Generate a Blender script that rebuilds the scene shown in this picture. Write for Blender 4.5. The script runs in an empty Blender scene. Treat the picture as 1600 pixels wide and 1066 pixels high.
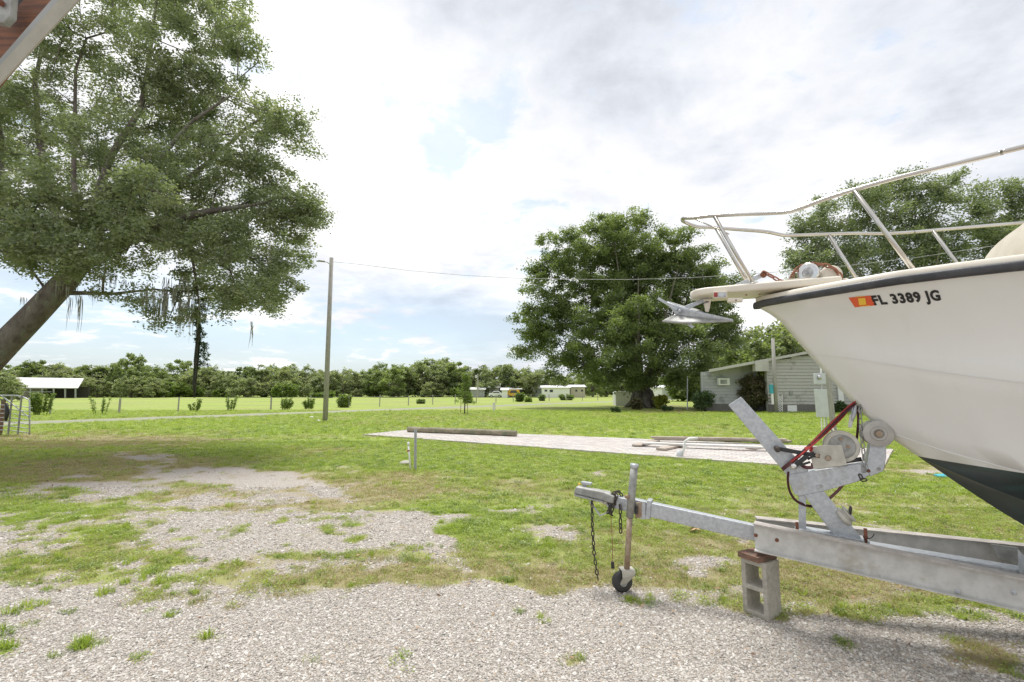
import bpy, bmesh, math, random
import numpy as np
from mathutils import Vector, Matrix, Euler
from mathutils.bvhtree import BVHTree

R = math.radians
rng = np.random.default_rng(7)
random.seed(7)
SC = bpy.context.scene
COL = SC.collection

# ------------------------------------------------------------------ camera, sky, sun, exposure
FPX, CX, CY, PITCH, CAMH = 755.0, 800.0, 533.0, R(5.82), 1.64
cd = bpy.data.cameras.new('camera'); cam = bpy.data.objects.new('camera', cd); COL.objects.link(cam)
cd.sensor_width = 36.0; cd.lens = 36.0 * FPX / 1600.0; cd.clip_start = 0.05; cd.clip_end = 3000
cam.location = (0, 0, CAMH); cam.rotation_euler = (R(90) + PITCH, 0, 0)
SC.camera = cam
SUN_EL, SUN_AZ = R(70), R(-12)            # azimuth from +Y towards +X
sdir = Vector((math.sin(SUN_AZ) * math.cos(SUN_EL), math.cos(SUN_AZ) * math.cos(SUN_EL), math.sin(SUN_EL)))
sl = bpy.data.lights.new('sun', 'SUN'); so = bpy.data.objects.new('sun', sl); COL.objects.link(so)
sl.energy = 2.4; sl.angle = R(18); sl.color = (1.0, 0.975, 0.935)
so.rotation_euler = (-sdir).to_track_quat('-Z', 'Y').to_euler(); so.location = (0, 0, 40)
SC.view_settings.view_transform = 'Standard'; SC.view_settings.look = 'None'
SC.view_settings.exposure = 0.74; SC.view_settings.gamma = 1.0; SC.view_settings.use_curve_mapping = False
SC.cycles.max_bounces = 6; SC.cycles.transparent_max_bounces = 8; SC.cycles.use_denoising = True

def pray(px, py):
    u, v = (px - CX) / FPX, (CY - py) / FPX
    c, s = math.cos(PITCH), math.sin(PITCH)
    return Vector((u, c - v * s, s + v * c))
def W(px, py, d):                 # point at depth Y=d seen at that pixel of the photograph
    r = pray(px, py); return Vector((0, 0, CAMH)) + r * (d / r.y)
def G(px, py, z=0.0):             # point of the ground
    r = pray(px, py); return Vector((0, 0, CAMH)) + r * ((z - CAMH) / r.z)
def proj(x, y, z):                # numpy: world -> pixel
    c, s = math.cos(PITCH), math.sin(PITCH)
    zz = z - CAMH; f = y * c + zz * s; v = -y * s + zz * c
    f = np.maximum(f, 1e-3)
    return CX + FPX * x / f, CY - FPX * v / f

# ---- world
world = bpy.data.worlds.new('World'); SC.world = world; world.use_nodes = True
nt = world.node_tree; nt.nodes.clear()
def N(t, typ, **kw):
    n = t.nodes.new(typ)
    for k, v in kw.items(): setattr(n, k, v)
    return n
def mth(t, op, a, b=None, c=None, clamp=False):
    n = t.nodes.new('ShaderNodeMath'); n.operation = op; n.use_clamp = clamp
    for i, v in enumerate((a, b, c)):
        if v is None: continue
        if isinstance(v, (int, float)): n.inputs[i].default_value = v
        else: t.links.new(v, n.inputs[i])
    return n.outputs[0]
def smooth(t, v, a, b):
    n = t.nodes.new('ShaderNodeMapRange'); n.interpolation_type = 'SMOOTHSTEP'
    n.inputs['From Min'].default_value = a; n.inputs['From Max'].default_value = b
    t.links.new(v, n.inputs['Value']); return n.outputs['Result']
def mixc(t, f, a, b, mode='MIX'):
    n = t.nodes.new('ShaderNodeMix'); n.data_type = 'RGBA'; n.blend_type = mode
    for s, v in ((n.inputs['Factor'], f), (n.inputs[6], a), (n.inputs[7], b)):
        if isinstance(v, (int, float)): s.default_value = v
        elif isinstance(v, (tuple, list)): s.default_value = (*v[:3], 1)
        else: t.links.new(v, s)
    return n.outputs[2]
def noise(t, vec, scale, detail=4, rough=0.55, dist=0.0, off=None):
    n = t.nodes.new('ShaderNodeTexNoise'); n.inputs['Scale'].default_value = scale
    n.inputs['Detail'].default_value = detail; n.inputs['Roughness'].default_value = rough
    n.inputs['Distortion'].default_value = dist
    if off is not None:
        m = t.nodes.new('ShaderNodeVectorMath'); m.operation = 'ADD'; m.inputs[1].default_value = off
        t.links.new(vec, m.inputs[0]); vec = m.outputs[0]
    if vec is not None: t.links.new(vec, n.inputs['Vector'])
    return n.outputs['Fac']
sky = N(nt, 'ShaderNodeTexSky'); sky.sky_type = 'NISHITA'; sky.sun_disc = False
sky.sun_elevation = SUN_EL; sky.sun_rotation = SUN_AZ; sky.dust_density = 2.0; sky.air_density = 1.0
SKX, SKY_ = 41.2, 33.3
tc = N(nt, 'ShaderNodeTexCoord'); sep = N(nt, 'ShaderNodeSeparateXYZ'); nt.links.new(tc.outputs['Generated'], sep.inputs[0])
zz = mth(nt, 'ADD', mth(nt, 'MAXIMUM', sep.outputs[2], 0.0), 0.16)
cb = N(nt, 'ShaderNodeCombineXYZ')
nt.links.new(mth(nt, 'DIVIDE', sep.outputs[0], zz), cb.inputs[0]); nt.links.new(mth(nt, 'DIVIDE', sep.outputs[1], zz), cb.inputs[1])
cv = cb.outputs[0]
n1 = noise(nt, cv, 0.62, 10, 0.60, 0.25, (SKX, SKY_, 0.4))
n2 = noise(nt, cv, 1.5, 8, 0.55, 0.5, (11.3, 2.2, 1.9))
n3 = noise(nt, cv, 4.2, 8, 0.62, 0.2, (5.3, 9.2, 4.9))
def near(px, py, rad):
    d = pray(px, py).normalized()
    v = N(nt, 'ShaderNodeVectorMath', operation='DISTANCE'); nt.links.new(tc.outputs['Generated'], v.inputs[0]); v.inputs[1].default_value = d
    return mth(nt, 'SUBTRACT', 1.0, mth(nt, 'DIVIDE', v.outputs['Value'], rad), clamp=True)
gap = mth(nt, 'MAXIMUM', near(750, 190, 0.10), near(700, 222, 0.075))
gap = mth(nt, 'MAXIMUM', gap, mth(nt, 'MULTIPLY', near(790, 175, 0.08), 0.9))
gap = mth(nt, 'MAXIMUM', gap, mth(nt, 'MULTIPLY', near(918, 128, 0.06), 0.7))
gapc = smooth(nt, mth(nt, 'ADD', gap, mth(nt, 'MULTIPLY', mth(nt, 'SUBTRACT', n3, 0.5), 4.2)), 0.20, 0.85)
low = mth(nt, 'SUBTRACT', 1.0, smooth(nt, sep.outputs[2], 0.10, 0.26))
lowc = mth(nt, 'MULTIPLY', low, smooth(nt, mth(nt, 'ADD', n2, mth(nt, 'MULTIPLY', mth(nt, 'SUBTRACT', n3, 0.5), 0.6)), 0.66, 0.50))
lowc = mth(nt, 'MULTIPLY', lowc, smooth(nt, sep.outputs[0], 0.35, -0.25))
clear = mth(nt, 'MAXIMUM', mth(nt, 'MULTIPLY', gapc, 0.62), mth(nt, 'MULTIPLY', lowc, 0.9), clamp=True)
shade = mth(nt, 'ADD', mth(nt, 'MULTIPLY', n1, 0.54), mth(nt, 'ADD', mth(nt, 'MULTIPLY', n2, 0.30), mth(nt, 'MULTIPLY', n3, 0.16)))
cl = N(nt, 'ShaderNodeValToRGB'); nt.links.new(shade, cl.inputs[0])
e = cl.color_ramp.elements; e[0].position = 0.41; e[0].color = (0.35, 0.37, 0.405, 1); e[1].position = 0.59; e[1].color = (0.68, 0.68, 0.68, 1)
e2 = cl.color_ramp.elements.new(0.465); e2.color = (0.455, 0.47, 0.505, 1)
e3 = cl.color_ramp.elements.new(0.515); e3.color = (0.545, 0.55, 0.565, 1)
cs = N(nt, 'ShaderNodeVectorMath', operation='SCALE'); nt.links.new(cl.outputs[0], cs.inputs[0]); cs.inputs['Scale'].default_value = 10.0
skys = N(nt, 'ShaderNodeVectorMath', operation='SCALE'); nt.links.new(sky.outputs[0], skys.inputs[0]); skys.inputs['Scale'].default_value = 1.0
skyb = mixc(nt, 0.45, skys.outputs[0], (3.7, 4.7, 5.6))
wc = mixc(nt, clear, cs.outputs[0], skyb)
bg = N(nt, 'ShaderNodeBackground'); bg.inputs['Strength'].default_value = 0.112; nt.links.new(wc, bg.inputs['Color'])
wo = N(nt, 'ShaderNodeOutputWorld'); nt.links.new(bg.outputs[0], wo.inputs['Surface'])

# ------------------------------------------------------------------ materials
def mat(name, c1, c2=None, scale=8.0, rough=0.6, bump=0.0, bscale=None, metal=0.0, c3=None, s3=2.0, t3=(0.52, 0.66), spec=0.5,
        stretch=None, mrot=None, attr=None, coat=0.0, detail=5):
    m = bpy.data.materials.new(name); m.use_nodes = True; t = m.node_tree; t.nodes.clear()
    o = N(t, 'ShaderNodeOutputMaterial'); b = N(t, 'ShaderNodeBsdfPrincipled'); t.links.new(b.outputs[0], o.inputs[0])
    tcn = N(t, 'ShaderNodeTexCoord'); vec = tcn.outputs['Object']
    if stretch:
        mp = N(t, 'ShaderNodeMapping'); mp.inputs['Scale'].default_value = stretch; mp.inputs['Rotation'].default_value = mrot or (0, 0, 0); t.links.new(vec, mp.inputs[0]); vec = mp.outputs[0]
    c2 = c2 or tuple(x * 0.8 for x in c1)
    f = smooth(t, noise(t, vec, scale, detail, 0.6), 0.35, 0.65)
    col = mixc(t, f, c1, c2)
    if c3:
        f3 = smooth(t, noise(t, vec, s3, 6, 0.65, off=(4, 2, 9)), *t3); col = mixc(t, f3, col, c3)
        if metal: t.links.new(mth(t, 'MULTIPLY', mth(t, 'SUBTRACT', 1.0, f3), metal), b.inputs['Metallic'])
    elif metal: b.inputs['Metallic'].default_value = metal
    if attr:
        a = N(t, 'ShaderNodeAttribute', attribute_name=attr)
        col = mixc(t, mth(t, 'MULTIPLY', a.outputs['Fac'], 1.0), col, mixc(t, 0.6, col, (0.3, 0.28, 0.2)))
    t.links.new(col, b.inputs['Base Color'])
    r = mth(t, 'ADD', rough - 0.06, mth(t, 'MULTIPLY', noise(t, vec, scale * 2.3, 3), 0.12)); t.links.new(r, b.inputs['Roughness'])
    b.inputs['Specular IOR Level'].default_value = spec; b.inputs['Coat Weight'].default_value = coat
    if coat: b.inputs['Coat Roughness'].default_value = 0.12
    if bump:
        bn = N(t, 'ShaderNodeBump'); bn.inputs['Strength'].default_value = bump; bn.inputs['Distance'].default_value = 0.05 if bscale == 14 and bump >= 1 else 0.01
        t.links.new(noise(t, vec, bscale or scale * 4, 6, 0.65), bn.inputs['Height']); t.links.new(bn.outputs[0], b.inputs['Normal'])
    return m
def leafmat(name, ca, cb2, cc, trans=0.35, nscale=0.6):
    m = bpy.data.materials.new(name); m.use_nodes = True; t = m.node_tree; t.nodes.clear()
    o = N(t, 'ShaderNodeOutputMaterial'); b = N(t, 'ShaderNodeBsdfPrincipled'); tr = N(t, 'ShaderNodeBsdfTranslucent'); mx = N(t, 'ShaderNodeMixShader')
    a = N(t, 'ShaderNodeAttribute', attribute_name='rnd'); tcn = N(t, 'ShaderNodeTexCoord'); oi = N(t, 'ShaderNodeObjectInfo')
    v = mth(t, 'ADD', mth(t, 'MULTIPLY', a.outputs['Fac'], 0.65), mth(t, 'MULTIPLY', noise(t, tcn.outputs['Object'], nscale, 3), 0.4))
    v = mth(t, 'ADD', v, mth(t, 'MULTIPLY', mth(t, 'SUBTRACT', oi.outputs['Random'], 0.5), 0.35))
    cr = N(t, 'ShaderNodeValToRGB'); t.links.new(v, cr.inputs[0]); e = cr.color_ramp.elements
    e[0].position = 0.15; e[0].color = (*ca, 1); e[1].position = 0.9; e[1].color = (*cc, 1); x = e.new(0.5); x.color = (*cb2, 1)
    t.links.new(cr.outputs[0], b.inputs['Base Color']); b.inputs['Roughness'].default_value = 0.42; b.inputs['Specular IOR Level'].default_value = 0.5
    tcx = mixc(t, 1.0, cr.outputs[0], (1.25, 1.35, 0.6), 'MULTIPLY'); t.links.new(tcx, tr.inputs[0])
    mx.inputs[0].default_value = trans; t.links.new(b.outputs[0], mx.inputs[1]); t.links.new(tr.outputs[0], mx.inputs[2]); t.links.new(mx.outputs[0], o.inputs[0])
    return m
M = {}
M['leaf_oak'] = leafmat('oak_leaf', (0.13, 0.165, 0.095), (0.205, 0.245, 0.15), (0.34, 0.375, 0.25), 0.40)
M['leaf_oak2'] = leafmat('oak_leaf_dark', (0.15, 0.19, 0.085), (0.22, 0.27, 0.12), (0.33, 0.38, 0.18), 0.5, 0.35)
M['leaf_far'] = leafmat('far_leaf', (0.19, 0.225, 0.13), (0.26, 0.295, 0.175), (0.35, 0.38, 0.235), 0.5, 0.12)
M['leaf_red'] = leafmat('red_leaf', (0.10, 0.06, 0.045), (0.13, 0.13, 0.06), (0.22, 0.20, 0.10), 0.3, 2)
M['leaf_bright'] = leafmat('bright_leaf', (0.12, 0.18, 0.04), (0.18, 0.25, 0.06), (0.27, 0.34, 0.09), 0.4, 1)
M['leaf_yellow'] = leafmat('yellow_leaf', (0.18, 0.22, 0.03), (0.35, 0.36, 0.05), (0.5, 0.46, 0.08), 0.35, 1)
M['leaf_dark'] = leafmat('dark_leaf', (0.06, 0.10, 0.04), (0.09, 0.14, 0.06), (0.15, 0.20, 0.09), 0.3, 1)
M['grass_g'] = leafmat('grass_blade', (0.24, 0.31, 0.06), (0.33, 0.41, 0.085), (0.43, 0.49, 0.13), 0.45, 1)
M['grass_d'] = leafmat('dry_grass_blade', (0.30, 0.23, 0.13), (0.38, 0.31, 0.17), (0.36, 0.35, 0.15), 0.3, 1)
M['grass_k'] = leafmat('dark_weed_blade', (0.14, 0.20, 0.05), (0.20, 0.28, 0.065), (0.28, 0.36, 0.09), 0.35, 1)
M['moss'] = mat('spanish_moss', (0.42, 0.43, 0.35), (0.30, 0.31, 0.24), 6, 0.9)
M['vine'] = mat('vine_stems', (0.07, 0.07, 0.045), (0.04, 0.045, 0.03), 6, 0.9)
M['bark'] = mat('oak_bark', (0.20, 0.175, 0.15), (0.12, 0.10, 0.085), 5, 0.9, 1.0, 14, c3=(0.20, 0.21, 0.16), s3=2.5, stretch=(1, 1, 0.5))
M['wood_pole'] = mat('weathered_pole', (0.40, 0.385, 0.35), (0.30, 0.285, 0.26), 6, 0.85, 0.5, 20, stretch=(6, 6, 0.5))
M['log'] = mat('old_log', (0.33, 0.29, 0.21), (0.20, 0.18, 0.12), 3, 0.9, 0.7, 14, c3=(0.17, 0.19, 0.12), s3=2)
M['plank'] = mat('weathered_plank', (0.44, 0.38, 0.32), (0.30, 0.25, 0.20), 4, 0.85, 0.5, 16)
M['plank_white'] = mat('white_board', (0.72, 0.70, 0.66), (0.62, 0.60, 0.56), 4, 0.7, 0.2)
M['plank_red'] = mat('red_brown_board', (0.25, 0.13, 0.09), (0.16, 0.10, 0.07), 14, 0.8, 0.9, 40, stretch=(1, 1, 3), c3=(0.12, 0.11, 0.08), s3=9)
M['galv'] = mat('galvanised_steel', (0.53, 0.55, 0.57), (0.42, 0.44, 0.465), 38, 0.42, 0.15, 70, metal=0.5, c3=(0.38, 0.37, 0.35), s3=7, t3=(0.56, 0.78), detail=8)
M['galv_d'] = mat('dull_galvanised', (0.40, 0.40, 0.38), (0.27, 0.27, 0.25), 14, 0.6, 0.2, 50, metal=0.4, c3=(0.30, 0.24, 0.18), s3=7, t3=(0.58, 0.75))
M['alu'] = mat('aluminium_beam', (0.60, 0.59, 0.56), (0.50, 0.49, 0.46), 14, 0.5, 0.08, 40, metal=0.2, c3=(0.40, 0.37, 0.31), s3=4.0, t3=(0.54, 0.72), detail=8)
M['alu_top'] = mat('aluminium_flange_dirty', (0.50, 0.46, 0.42), (0.36, 0.33, 0.30), 12, 0.6, 0.1, 30, metal=0.15, c3=(0.38, 0.34, 0.31), s3=6)
M['rust'] = mat('rust', (0.24, 0.09, 0.05), (0.14, 0.06, 0.04), 30, 0.9, 0.6, 90)
M['chain_d'] = mat('dark_chain', (0.10, 0.085, 0.07), (0.06, 0.05, 0.045), 30, 0.6, 0.3, 90, metal=0.5)
M['chain_r'] = mat('rusty_chain', (0.35, 0.15, 0.09), (0.25, 0.11, 0.07), 30, 0.85, 0.4, 90)
M['black'] = mat('black_paint', (0.02, 0.02, 0.022), (0.035, 0.035, 0.035), 20, 0.45)
M['rubber'] = mat('rubber', (0.028, 0.028, 0.028), (0.05, 0.048, 0.045), 18, 0.75, 0.2)
M['stain'] = mat('stainless_tube', (0.62, 0.60, 0.56), (0.50, 0.47, 0.43), 2, 0.22, metal=0.95)
M['gel'] = mat('hull_gelcoat', (0.745, 0.735, 0.705), (0.73, 0.72, 0.69), 2.0, 0.3, stretch=(2.2, 2.2, .35), c3=(0.69, 0.675, 0.635), s3=3.4, t3=(0.55, 0.9), coat=0.6)
M['cream'] = mat('cream_deck', (0.72, 0.67, 0.57), (0.68, 0.62, 0.52), 4, 0.42, c3=(0.60, 0.52, 0.42), s3=7, t3=(0.6, 0.85), coat=0.1)
M['canvas'] = mat('cream_canvas', (0.52, 0.48, 0.40), (0.46, 0.42, 0.35), 5, 0.85, 0.2, 60)
M['boot'] = mat('antifouling', (0.020, 0.030, 0.030), (0.015, 0.02, 0.022), 3, 0.38, c3=(0.03, 0.085, 0.07), s3=2.2, t3=(0.5, 0.8))
M['bootband'] = mat('scuffed_teal_antifouling', (0.022, 0.034, 0.034), (0.02, 0.03, 0.032), 3, 0.35, c3=(0.04, 0.10, 0.09), s3=3.5, t3=(0.48, 0.75), stretch=(.6, .6, 2.5))
M['rub'] = mat('rub_rail_rubber', (0.035, 0.037, 0.042), (0.06, 0.06, 0.065), 12, 0.5, 0.15, c3=(0.12, 0.12, 0.12), s3=25, t3=(0.62, 0.8))
M['sticker'] = mat('orange_sticker', (0.75, 0.10, 0.03), (0.72, 0.12, 0.04), 4, 0.5)
M['stickery'] = mat('yellow_print', (0.85, 0.55, 0.05), (0.85, 0.5, 0.05), 4, 0.5)
M['ink'] = mat('black_lettering', (0.012, 0.012, 0.012), (0.02, 0.02, 0.02), 9, 0.5)
M['redstrap'] = mat('red_webbing', (0.42, 0.035, 0.035), (0.30, 0.03, 0.03), 40, 0.8, 0.3, 200)
M['darkstrap'] = mat('maroon_webbing', (0.09, 0.018, 0.022), (0.05, 0.015, 0.018), 40, 0.8, 0.3, 200)
M['roller'] = mat('grey_rubber_roller', (0.48, 0.46, 0.42), (0.40, 0.38, 0.35), 10, 0.7, 0.1)
M['winch'] = mat('zinc_plate', (0.56, 0.54, 0.47), (0.46, 0.44, 0.38), 16, 0.5, 0.1, metal=0.2, c3=(0.36, 0.25, 0.15), s3=12, t3=(0.62, 0.8))
M['block'] = mat('concrete_block', (0.54, 0.50, 0.43), (0.43, 0.40, 0.34), 30, 0.95, 1.0, 130, c3=(0.27, 0.24, 0.19), s3=6, t3=(0.55, 0.75))
M['white'] = mat('white_paint', (0.80, 0.80, 0.79), (0.74, 0.74, 0.73), 6, 0.5)
M['siding'] = mat('grey_siding', (0.43, 0.44, 0.445), (0.41, 0.42, 0.425), 3, 0.6, c3=(0.28, 0.29, 0.285), s3=1.2)
M['siding2'] = mat('beige_grey_siding', (0.43, 0.425, 0.395), (0.41, 0.405, 0.375), 3, 0.6, c3=(0.28, 0.275, 0.245), s3=1.2)
M['found'] = mat('block_foundation', (0.18, 0.17, 0.155), (0.145, 0.14, 0.13), 6, 0.9, 0.4)
M['roofw'] = mat('pale_metal_roof', (0.72, 0.72, 0.72), (0.66, 0.66, 0.66), 2, 0.5)
M['tan'] = mat('tan_wall', (0.50, 0.46, 0.38), (0.44, 0.40, 0.33), 3, 0.8)
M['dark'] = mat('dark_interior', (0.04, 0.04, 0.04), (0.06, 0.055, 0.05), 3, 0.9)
M['glass'] = mat('dark_glass', (0.05, 0.06, 0.07), (0.08, 0.09, 0.1), 3, 0.1)
M['panelbox'] = mat('grey_panel_box', (0.56, 0.58, 0.60), (0.52, 0.54, 0.56), 5, 0.5, metal=0.1)
M['teal'] = mat('teal_plastic', (0.05, 0.38, 0.45), (0.04, 0.32, 0.38), 5, 0.5)
M['yellowcar'] = mat('yellow_car_paint', (0.75, 0.42, 0.03), (0.7, 0.4, 0.03), 3, 0.35)
M['shedg'] = mat('grey_shed', (0.36, 0.37, 0.36), (0.28, 0.29, 0.28), 2, 0.7)
M['fascia'] = mat('cream_fascia', (0.40, 0.38, 0.31), (0.34, 0.32, 0.26), 5, 0.8, 0.2, c3=(0.30, 0.28, 0.22), s3=2)
M['rafter'] = mat('red_brown_beam', (0.23, 0.085, 0.03), (0.11, 0.04, 0.018), 3, 0.55, 0.3, 30, stretch=(1.2, 4, 22), mrot=(0, R(-47), 0))
M['stone'] = mat('pale_stone', (0.50, 0.47, 0.42), (0.38, 0.36, 0.32), 12, 0.9, 0.6)
M['paper'] = mat('dry_leaf', (0.58, 0.40, 0.22), (0.45, 0.28, 0.14), 12, 0.8)
M['wire'] = mat('grey_wire', (0.48, 0.48, 0.48), (0.3, 0.3, 0.3), 5, 0.6)
M['chrome'] = mat('lamp_chrome', (0.75, 0.74, 0.72), (0.66, 0.65, 0.62), 14, 0.2, metal=0.9)
M['lens'] = mat('lamp_lens', (0.55, 0.55, 0.54), (0.30, 0.30, 0.29), 22, 0.12, 0.1, 60, metal=0.4)
M['redlens'] = mat('red_lens', (0.45, 0.05, 0.04), (0.3, 0.04, 0.03), 20, 0.3)

# ------------------------------------------------------------------ mesh helpers
ORG = {}
def frame_of(axis, up=Vector((0, 0, 1))):
    a = axis.normalized(); s = a.cross(up)
    if s.length < 1e-4: s = a.cross(Vector((0, 1, 0)))
    s.normalize(); return a, s, s.cross(a).normalized()
class MB:
    def __init__(self): self.v = []; self.f = []
    def add(self, vs, fs):
        o = len(self.v); self.v += [tuple(x) for x in vs]; self.f += [tuple(i + o for i in f) for f in fs]; return self
    def box(self, c, size, rz=0.0, rot=None):
        m = rot if rot is not None else Matrix.Rotation(rz, 3, 'Z'); c = Vector(c); sx, sy, sz = [s / 2 for s in size]
        vs = [c + m @ Vector((x * sx, y * sy, z * sz)) for x in (-1, 1) for y in (-1, 1) for z in (-1, 1)]
        return self.add(vs, [(0, 1, 3, 2), (4, 6, 7, 5), (0, 4, 5, 1), (2, 3, 7, 6), (0, 2, 6, 4), (1, 5, 7, 3)])
    def beam(self, p0, p1, w, h, up=Vector((0, 0, 1))):
        p0, p1 = Vector(p0), Vector(p1); a, s, u = frame_of(p1 - p0, Vector(up))
        vs = [p + s * (i * w / 2) + u * (j * h / 2) for p in (p0, p1) for i, j in ((-1, -1), (1, -1), (1, 1), (-1, 1))]
        return self.add(vs, [(0, 1, 2, 3), (7, 6, 5, 4), (0, 4, 5, 1), (1, 5, 6, 2), (2, 6, 7, 3), (3, 7, 4, 0)])
    def tube(self, pts, r, n=8, cap=True, flat=None):
        pts = [Vector(p) for p in pts]; k = len(pts); rr = r if isinstance(r, (list, tuple)) else [r] * k
        o = len(self.v); prev = None
        for i, p in enumerate(pts):
            t = (pts[min(i + 1, k - 1)] - pts[max(i - 1, 0)]).normalized()
            if prev is None: _, s, u = frame_of(t)
            else:
                s = prev - t * prev.dot(t)
                s = s.normalized() if s.length > 1e-5 else frame_of(t)[1]; u = s.cross(t).normalized()
            prev = s
            for j in range(n):
                a = 2 * math.pi * j / n; self.v.append(tuple(p + s * math.cos(a) * rr[i] + u * math.sin(a) * rr[i] * (flat or 1)))
        for i in range(k - 1):
            for j in range(n):
                a, b = o + i * n + j, o + i * n + (j + 1) % n; self.f.append((a, b, b + n, a + n))
        if cap: self.f.append(tuple(o + j for j in range(n))[::-1]); self.f.append(tuple(o + (k - 1) * n + j for j in range(n)))
        return self
    def cyl(self, p0, p1, r, n=16, r1=None): return self.tube([p0, p1], [r, r if r1 is None else r1], n)
    def prism(self, poly, vec):
        n = len(poly); vec = Vector(vec); a = [Vector(p) - vec / 2 for p in poly]; b = [Vector(p) + vec / 2 for p in poly]
        return self.add(a + b, [tuple(range(n))[::-1], tuple(range(n, 2 * n))] + [(i, (i + 1) % n, n + (i + 1) % n, n + i) for i in range(n)])
    def lathe(self, c, axis, prof, n=24):        # prof: (r, t) along axis
        a, s, u = frame_of(Vector(axis)); c = Vector(c); o = len(self.v); k = len(prof)
        for r, t in prof:
            for j in range(n):
                q = 2 * math.pi * j / n; self.v.append(tuple(c + a * t + (s * math.cos(q) + u * math.sin(q)) * max(r, 1e-4)))
        for i in range(k - 1):
            for j in range(n):
                p, q = o + i * n + j, o + i * n + (j + 1) % n; self.f.append((p, q, q + n, p + n))
        self.f.append(tuple(o + j for j in range(n))[::-1]); self.f.append(tuple(o + (k - 1) * n + j for j in range(n))); return self
    def ball(self, c, r, n=10, sq=(1, 1, 1)):
        c = Vector(c); o = len(self.v); m = n // 2 + 1
        for i in range(m):
            th = math.pi * (i + 0.02) / (m - 1 + 0.04)
            for j in range(n):
                q = 2 * math.pi * j / n; self.v.append((c.x + r * sq[0] * math.sin(th) * math.cos(q), c.y + r * sq[1] * math.sin(th) * math.sin(q), c.z + r * sq[2] * math.cos(th)))
        for i in range(m - 1):
            for j in range(n):
                p, q = o + i * n + j, o + i * n + (j + 1) % n; self.f.append((p, p + n, q + n, q))
        self.f.append(tuple(o + j for j in range(n))); self.f.append(tuple(o + (m - 1) * n + j for j in range(n))[::-1]); return self
    def grid(self, rows):
        o = len(self.v); k = len(rows[0])
        for r in rows: self.v += [tuple(p) for p in r]
        for i in range(len(rows) - 1):
            for j in range(k - 1):
                a = o + i * k + j; self.f.append((a, a + 1, a + k + 1, a + k))
        return self
    def build(self, name, m, parent=None, smooth=False, bevel=0.0, label=None):
        vs = np.array(self.v, dtype=float)
        if parent is not None: loc = np.array(ORG[parent.name])
        else: loc = np.array([(vs[:, 0].min() + vs[:, 0].max()) / 2, (vs[:, 1].min() + vs[:, 1].max()) / 2, vs[:, 2].min()])
        me = bpy.data.meshes.new(name); me.from_pydata((vs - loc).tolist(), [], self.f); me.update()
        bm = bmesh.new(); bm.from_mesh(me); bmesh.ops.recalc_face_normals(bm, faces=bm.faces); bm.to_mesh(me); bm.free()
        o = bpy.data.objects.new(name, me); COL.objects.link(o)
        if parent is not None: o.parent = parent
        else: o.location = loc
        ORG[o.name] = tuple(loc)
        if m is not None: me.materials.append(M[m] if isinstance(m, str) else m)
        if smooth: me.polygons.foreach_set('use_smooth', [True] * len(me.polygons))
        if bevel:
            b = o.modifiers.new('bevel', 'BEVEL'); b.width = bevel; b.segments = 2; b.limit_method = 'ANGLE'; b.angle_limit = R(40)
            me.polygons.foreach_set('use_smooth', [True] * len(me.polygons)); o.modifiers.new('wn', 'WEIGHTED_NORMAL')
        if label: o['label'] = label
        return o
def tag(o, label=None, cat=None, group=None, kind=None):
    if label: o['label'] = label
    if cat: o['category'] = cat
    if group: o['group'] = group
    if kind: o['kind'] = kind
    return o
def empty(name, loc, label=None, cat=None, group=None, parent=None):
    o = bpy.data.objects.new(name, None); COL.objects.link(o); o.empty_display_size = 0.1
    if parent is not None: o.location = Vector(loc) - Vector(ORG[parent.name]); o.parent = parent
    else: o.location = loc
    ORG[o.name] = tuple(loc); return tag(o, label, cat, group)
def quads(name, P, mname, parent, rnd=None, extra=None):     # P: (n,4,3) world
    n = len(P); loc = np.array(ORG[parent.name]) if parent is not None else np.array([P[..., 0].mean(), P[..., 1].mean(), P[..., 2].min()])
    me = bpy.data.meshes.new(name); me.vertices.add(n * 4); me.vertices.foreach_set('co', (P - loc).astype(np.float32).ravel())
    me.loops.add(n * 4); me.loops.foreach_set('vertex_index', np.arange(n * 4, dtype=np.int32))
    me.polygons.add(n); me.polygons.foreach_set('loop_start', np.arange(0, n * 4, 4, dtype=np.int32)); me.polygons.foreach_set('loop_total', np.full(n, 4, dtype=np.int32))
    me.update(calc_edges=True)
    if rnd is not None:
        a = me.attributes.new('rnd', 'FLOAT', 'POINT'); a.data.foreach_set('value', np.repeat(rnd, 4).astype(np.float32))
    me.materials.append(M[mname]); o = bpy.data.objects.new(name, me); COL.objects.link(o)
    if parent is not None: o.parent = parent
    else: o.location = loc
    ORG[o.name] = tuple(loc); return o
def vnoise(x, y, s, seed=0):
    x = np.asarray(x, float) * s + seed * 17.3; y = np.asarray(y, float) * s + seed * 9.1
    xi, yi = np.floor(x), np.floor(y); fx, fy = x - xi, y - yi; fx = fx * fx * (3 - 2 * fx); fy = fy * fy * (3 - 2 * fy)
    h = lambda a, b: np.modf(np.abs(np.sin(a * 127.1 + b * 311.7 + seed * 3.3) * 43758.5453))[0]
    return (h(xi, yi) * (1 - fx) + h(xi + 1, yi) * fx) * (1 - fy) + (h(xi, yi + 1) * (1 - fx) + h(xi + 1, yi + 1) * fx) * fy
def fbm(x, y, s, seed=0, o=4):
    return sum(vnoise(x, y, s * 2 ** i, seed + i) * 0.5 ** i for i in range(o)) / sum(0.5 ** i for i in range(o))
def sst(v, a, b): t = np.clip((v - a) / (b - a), 0, 1); return t * t * (3 - 2 * t)

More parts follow.
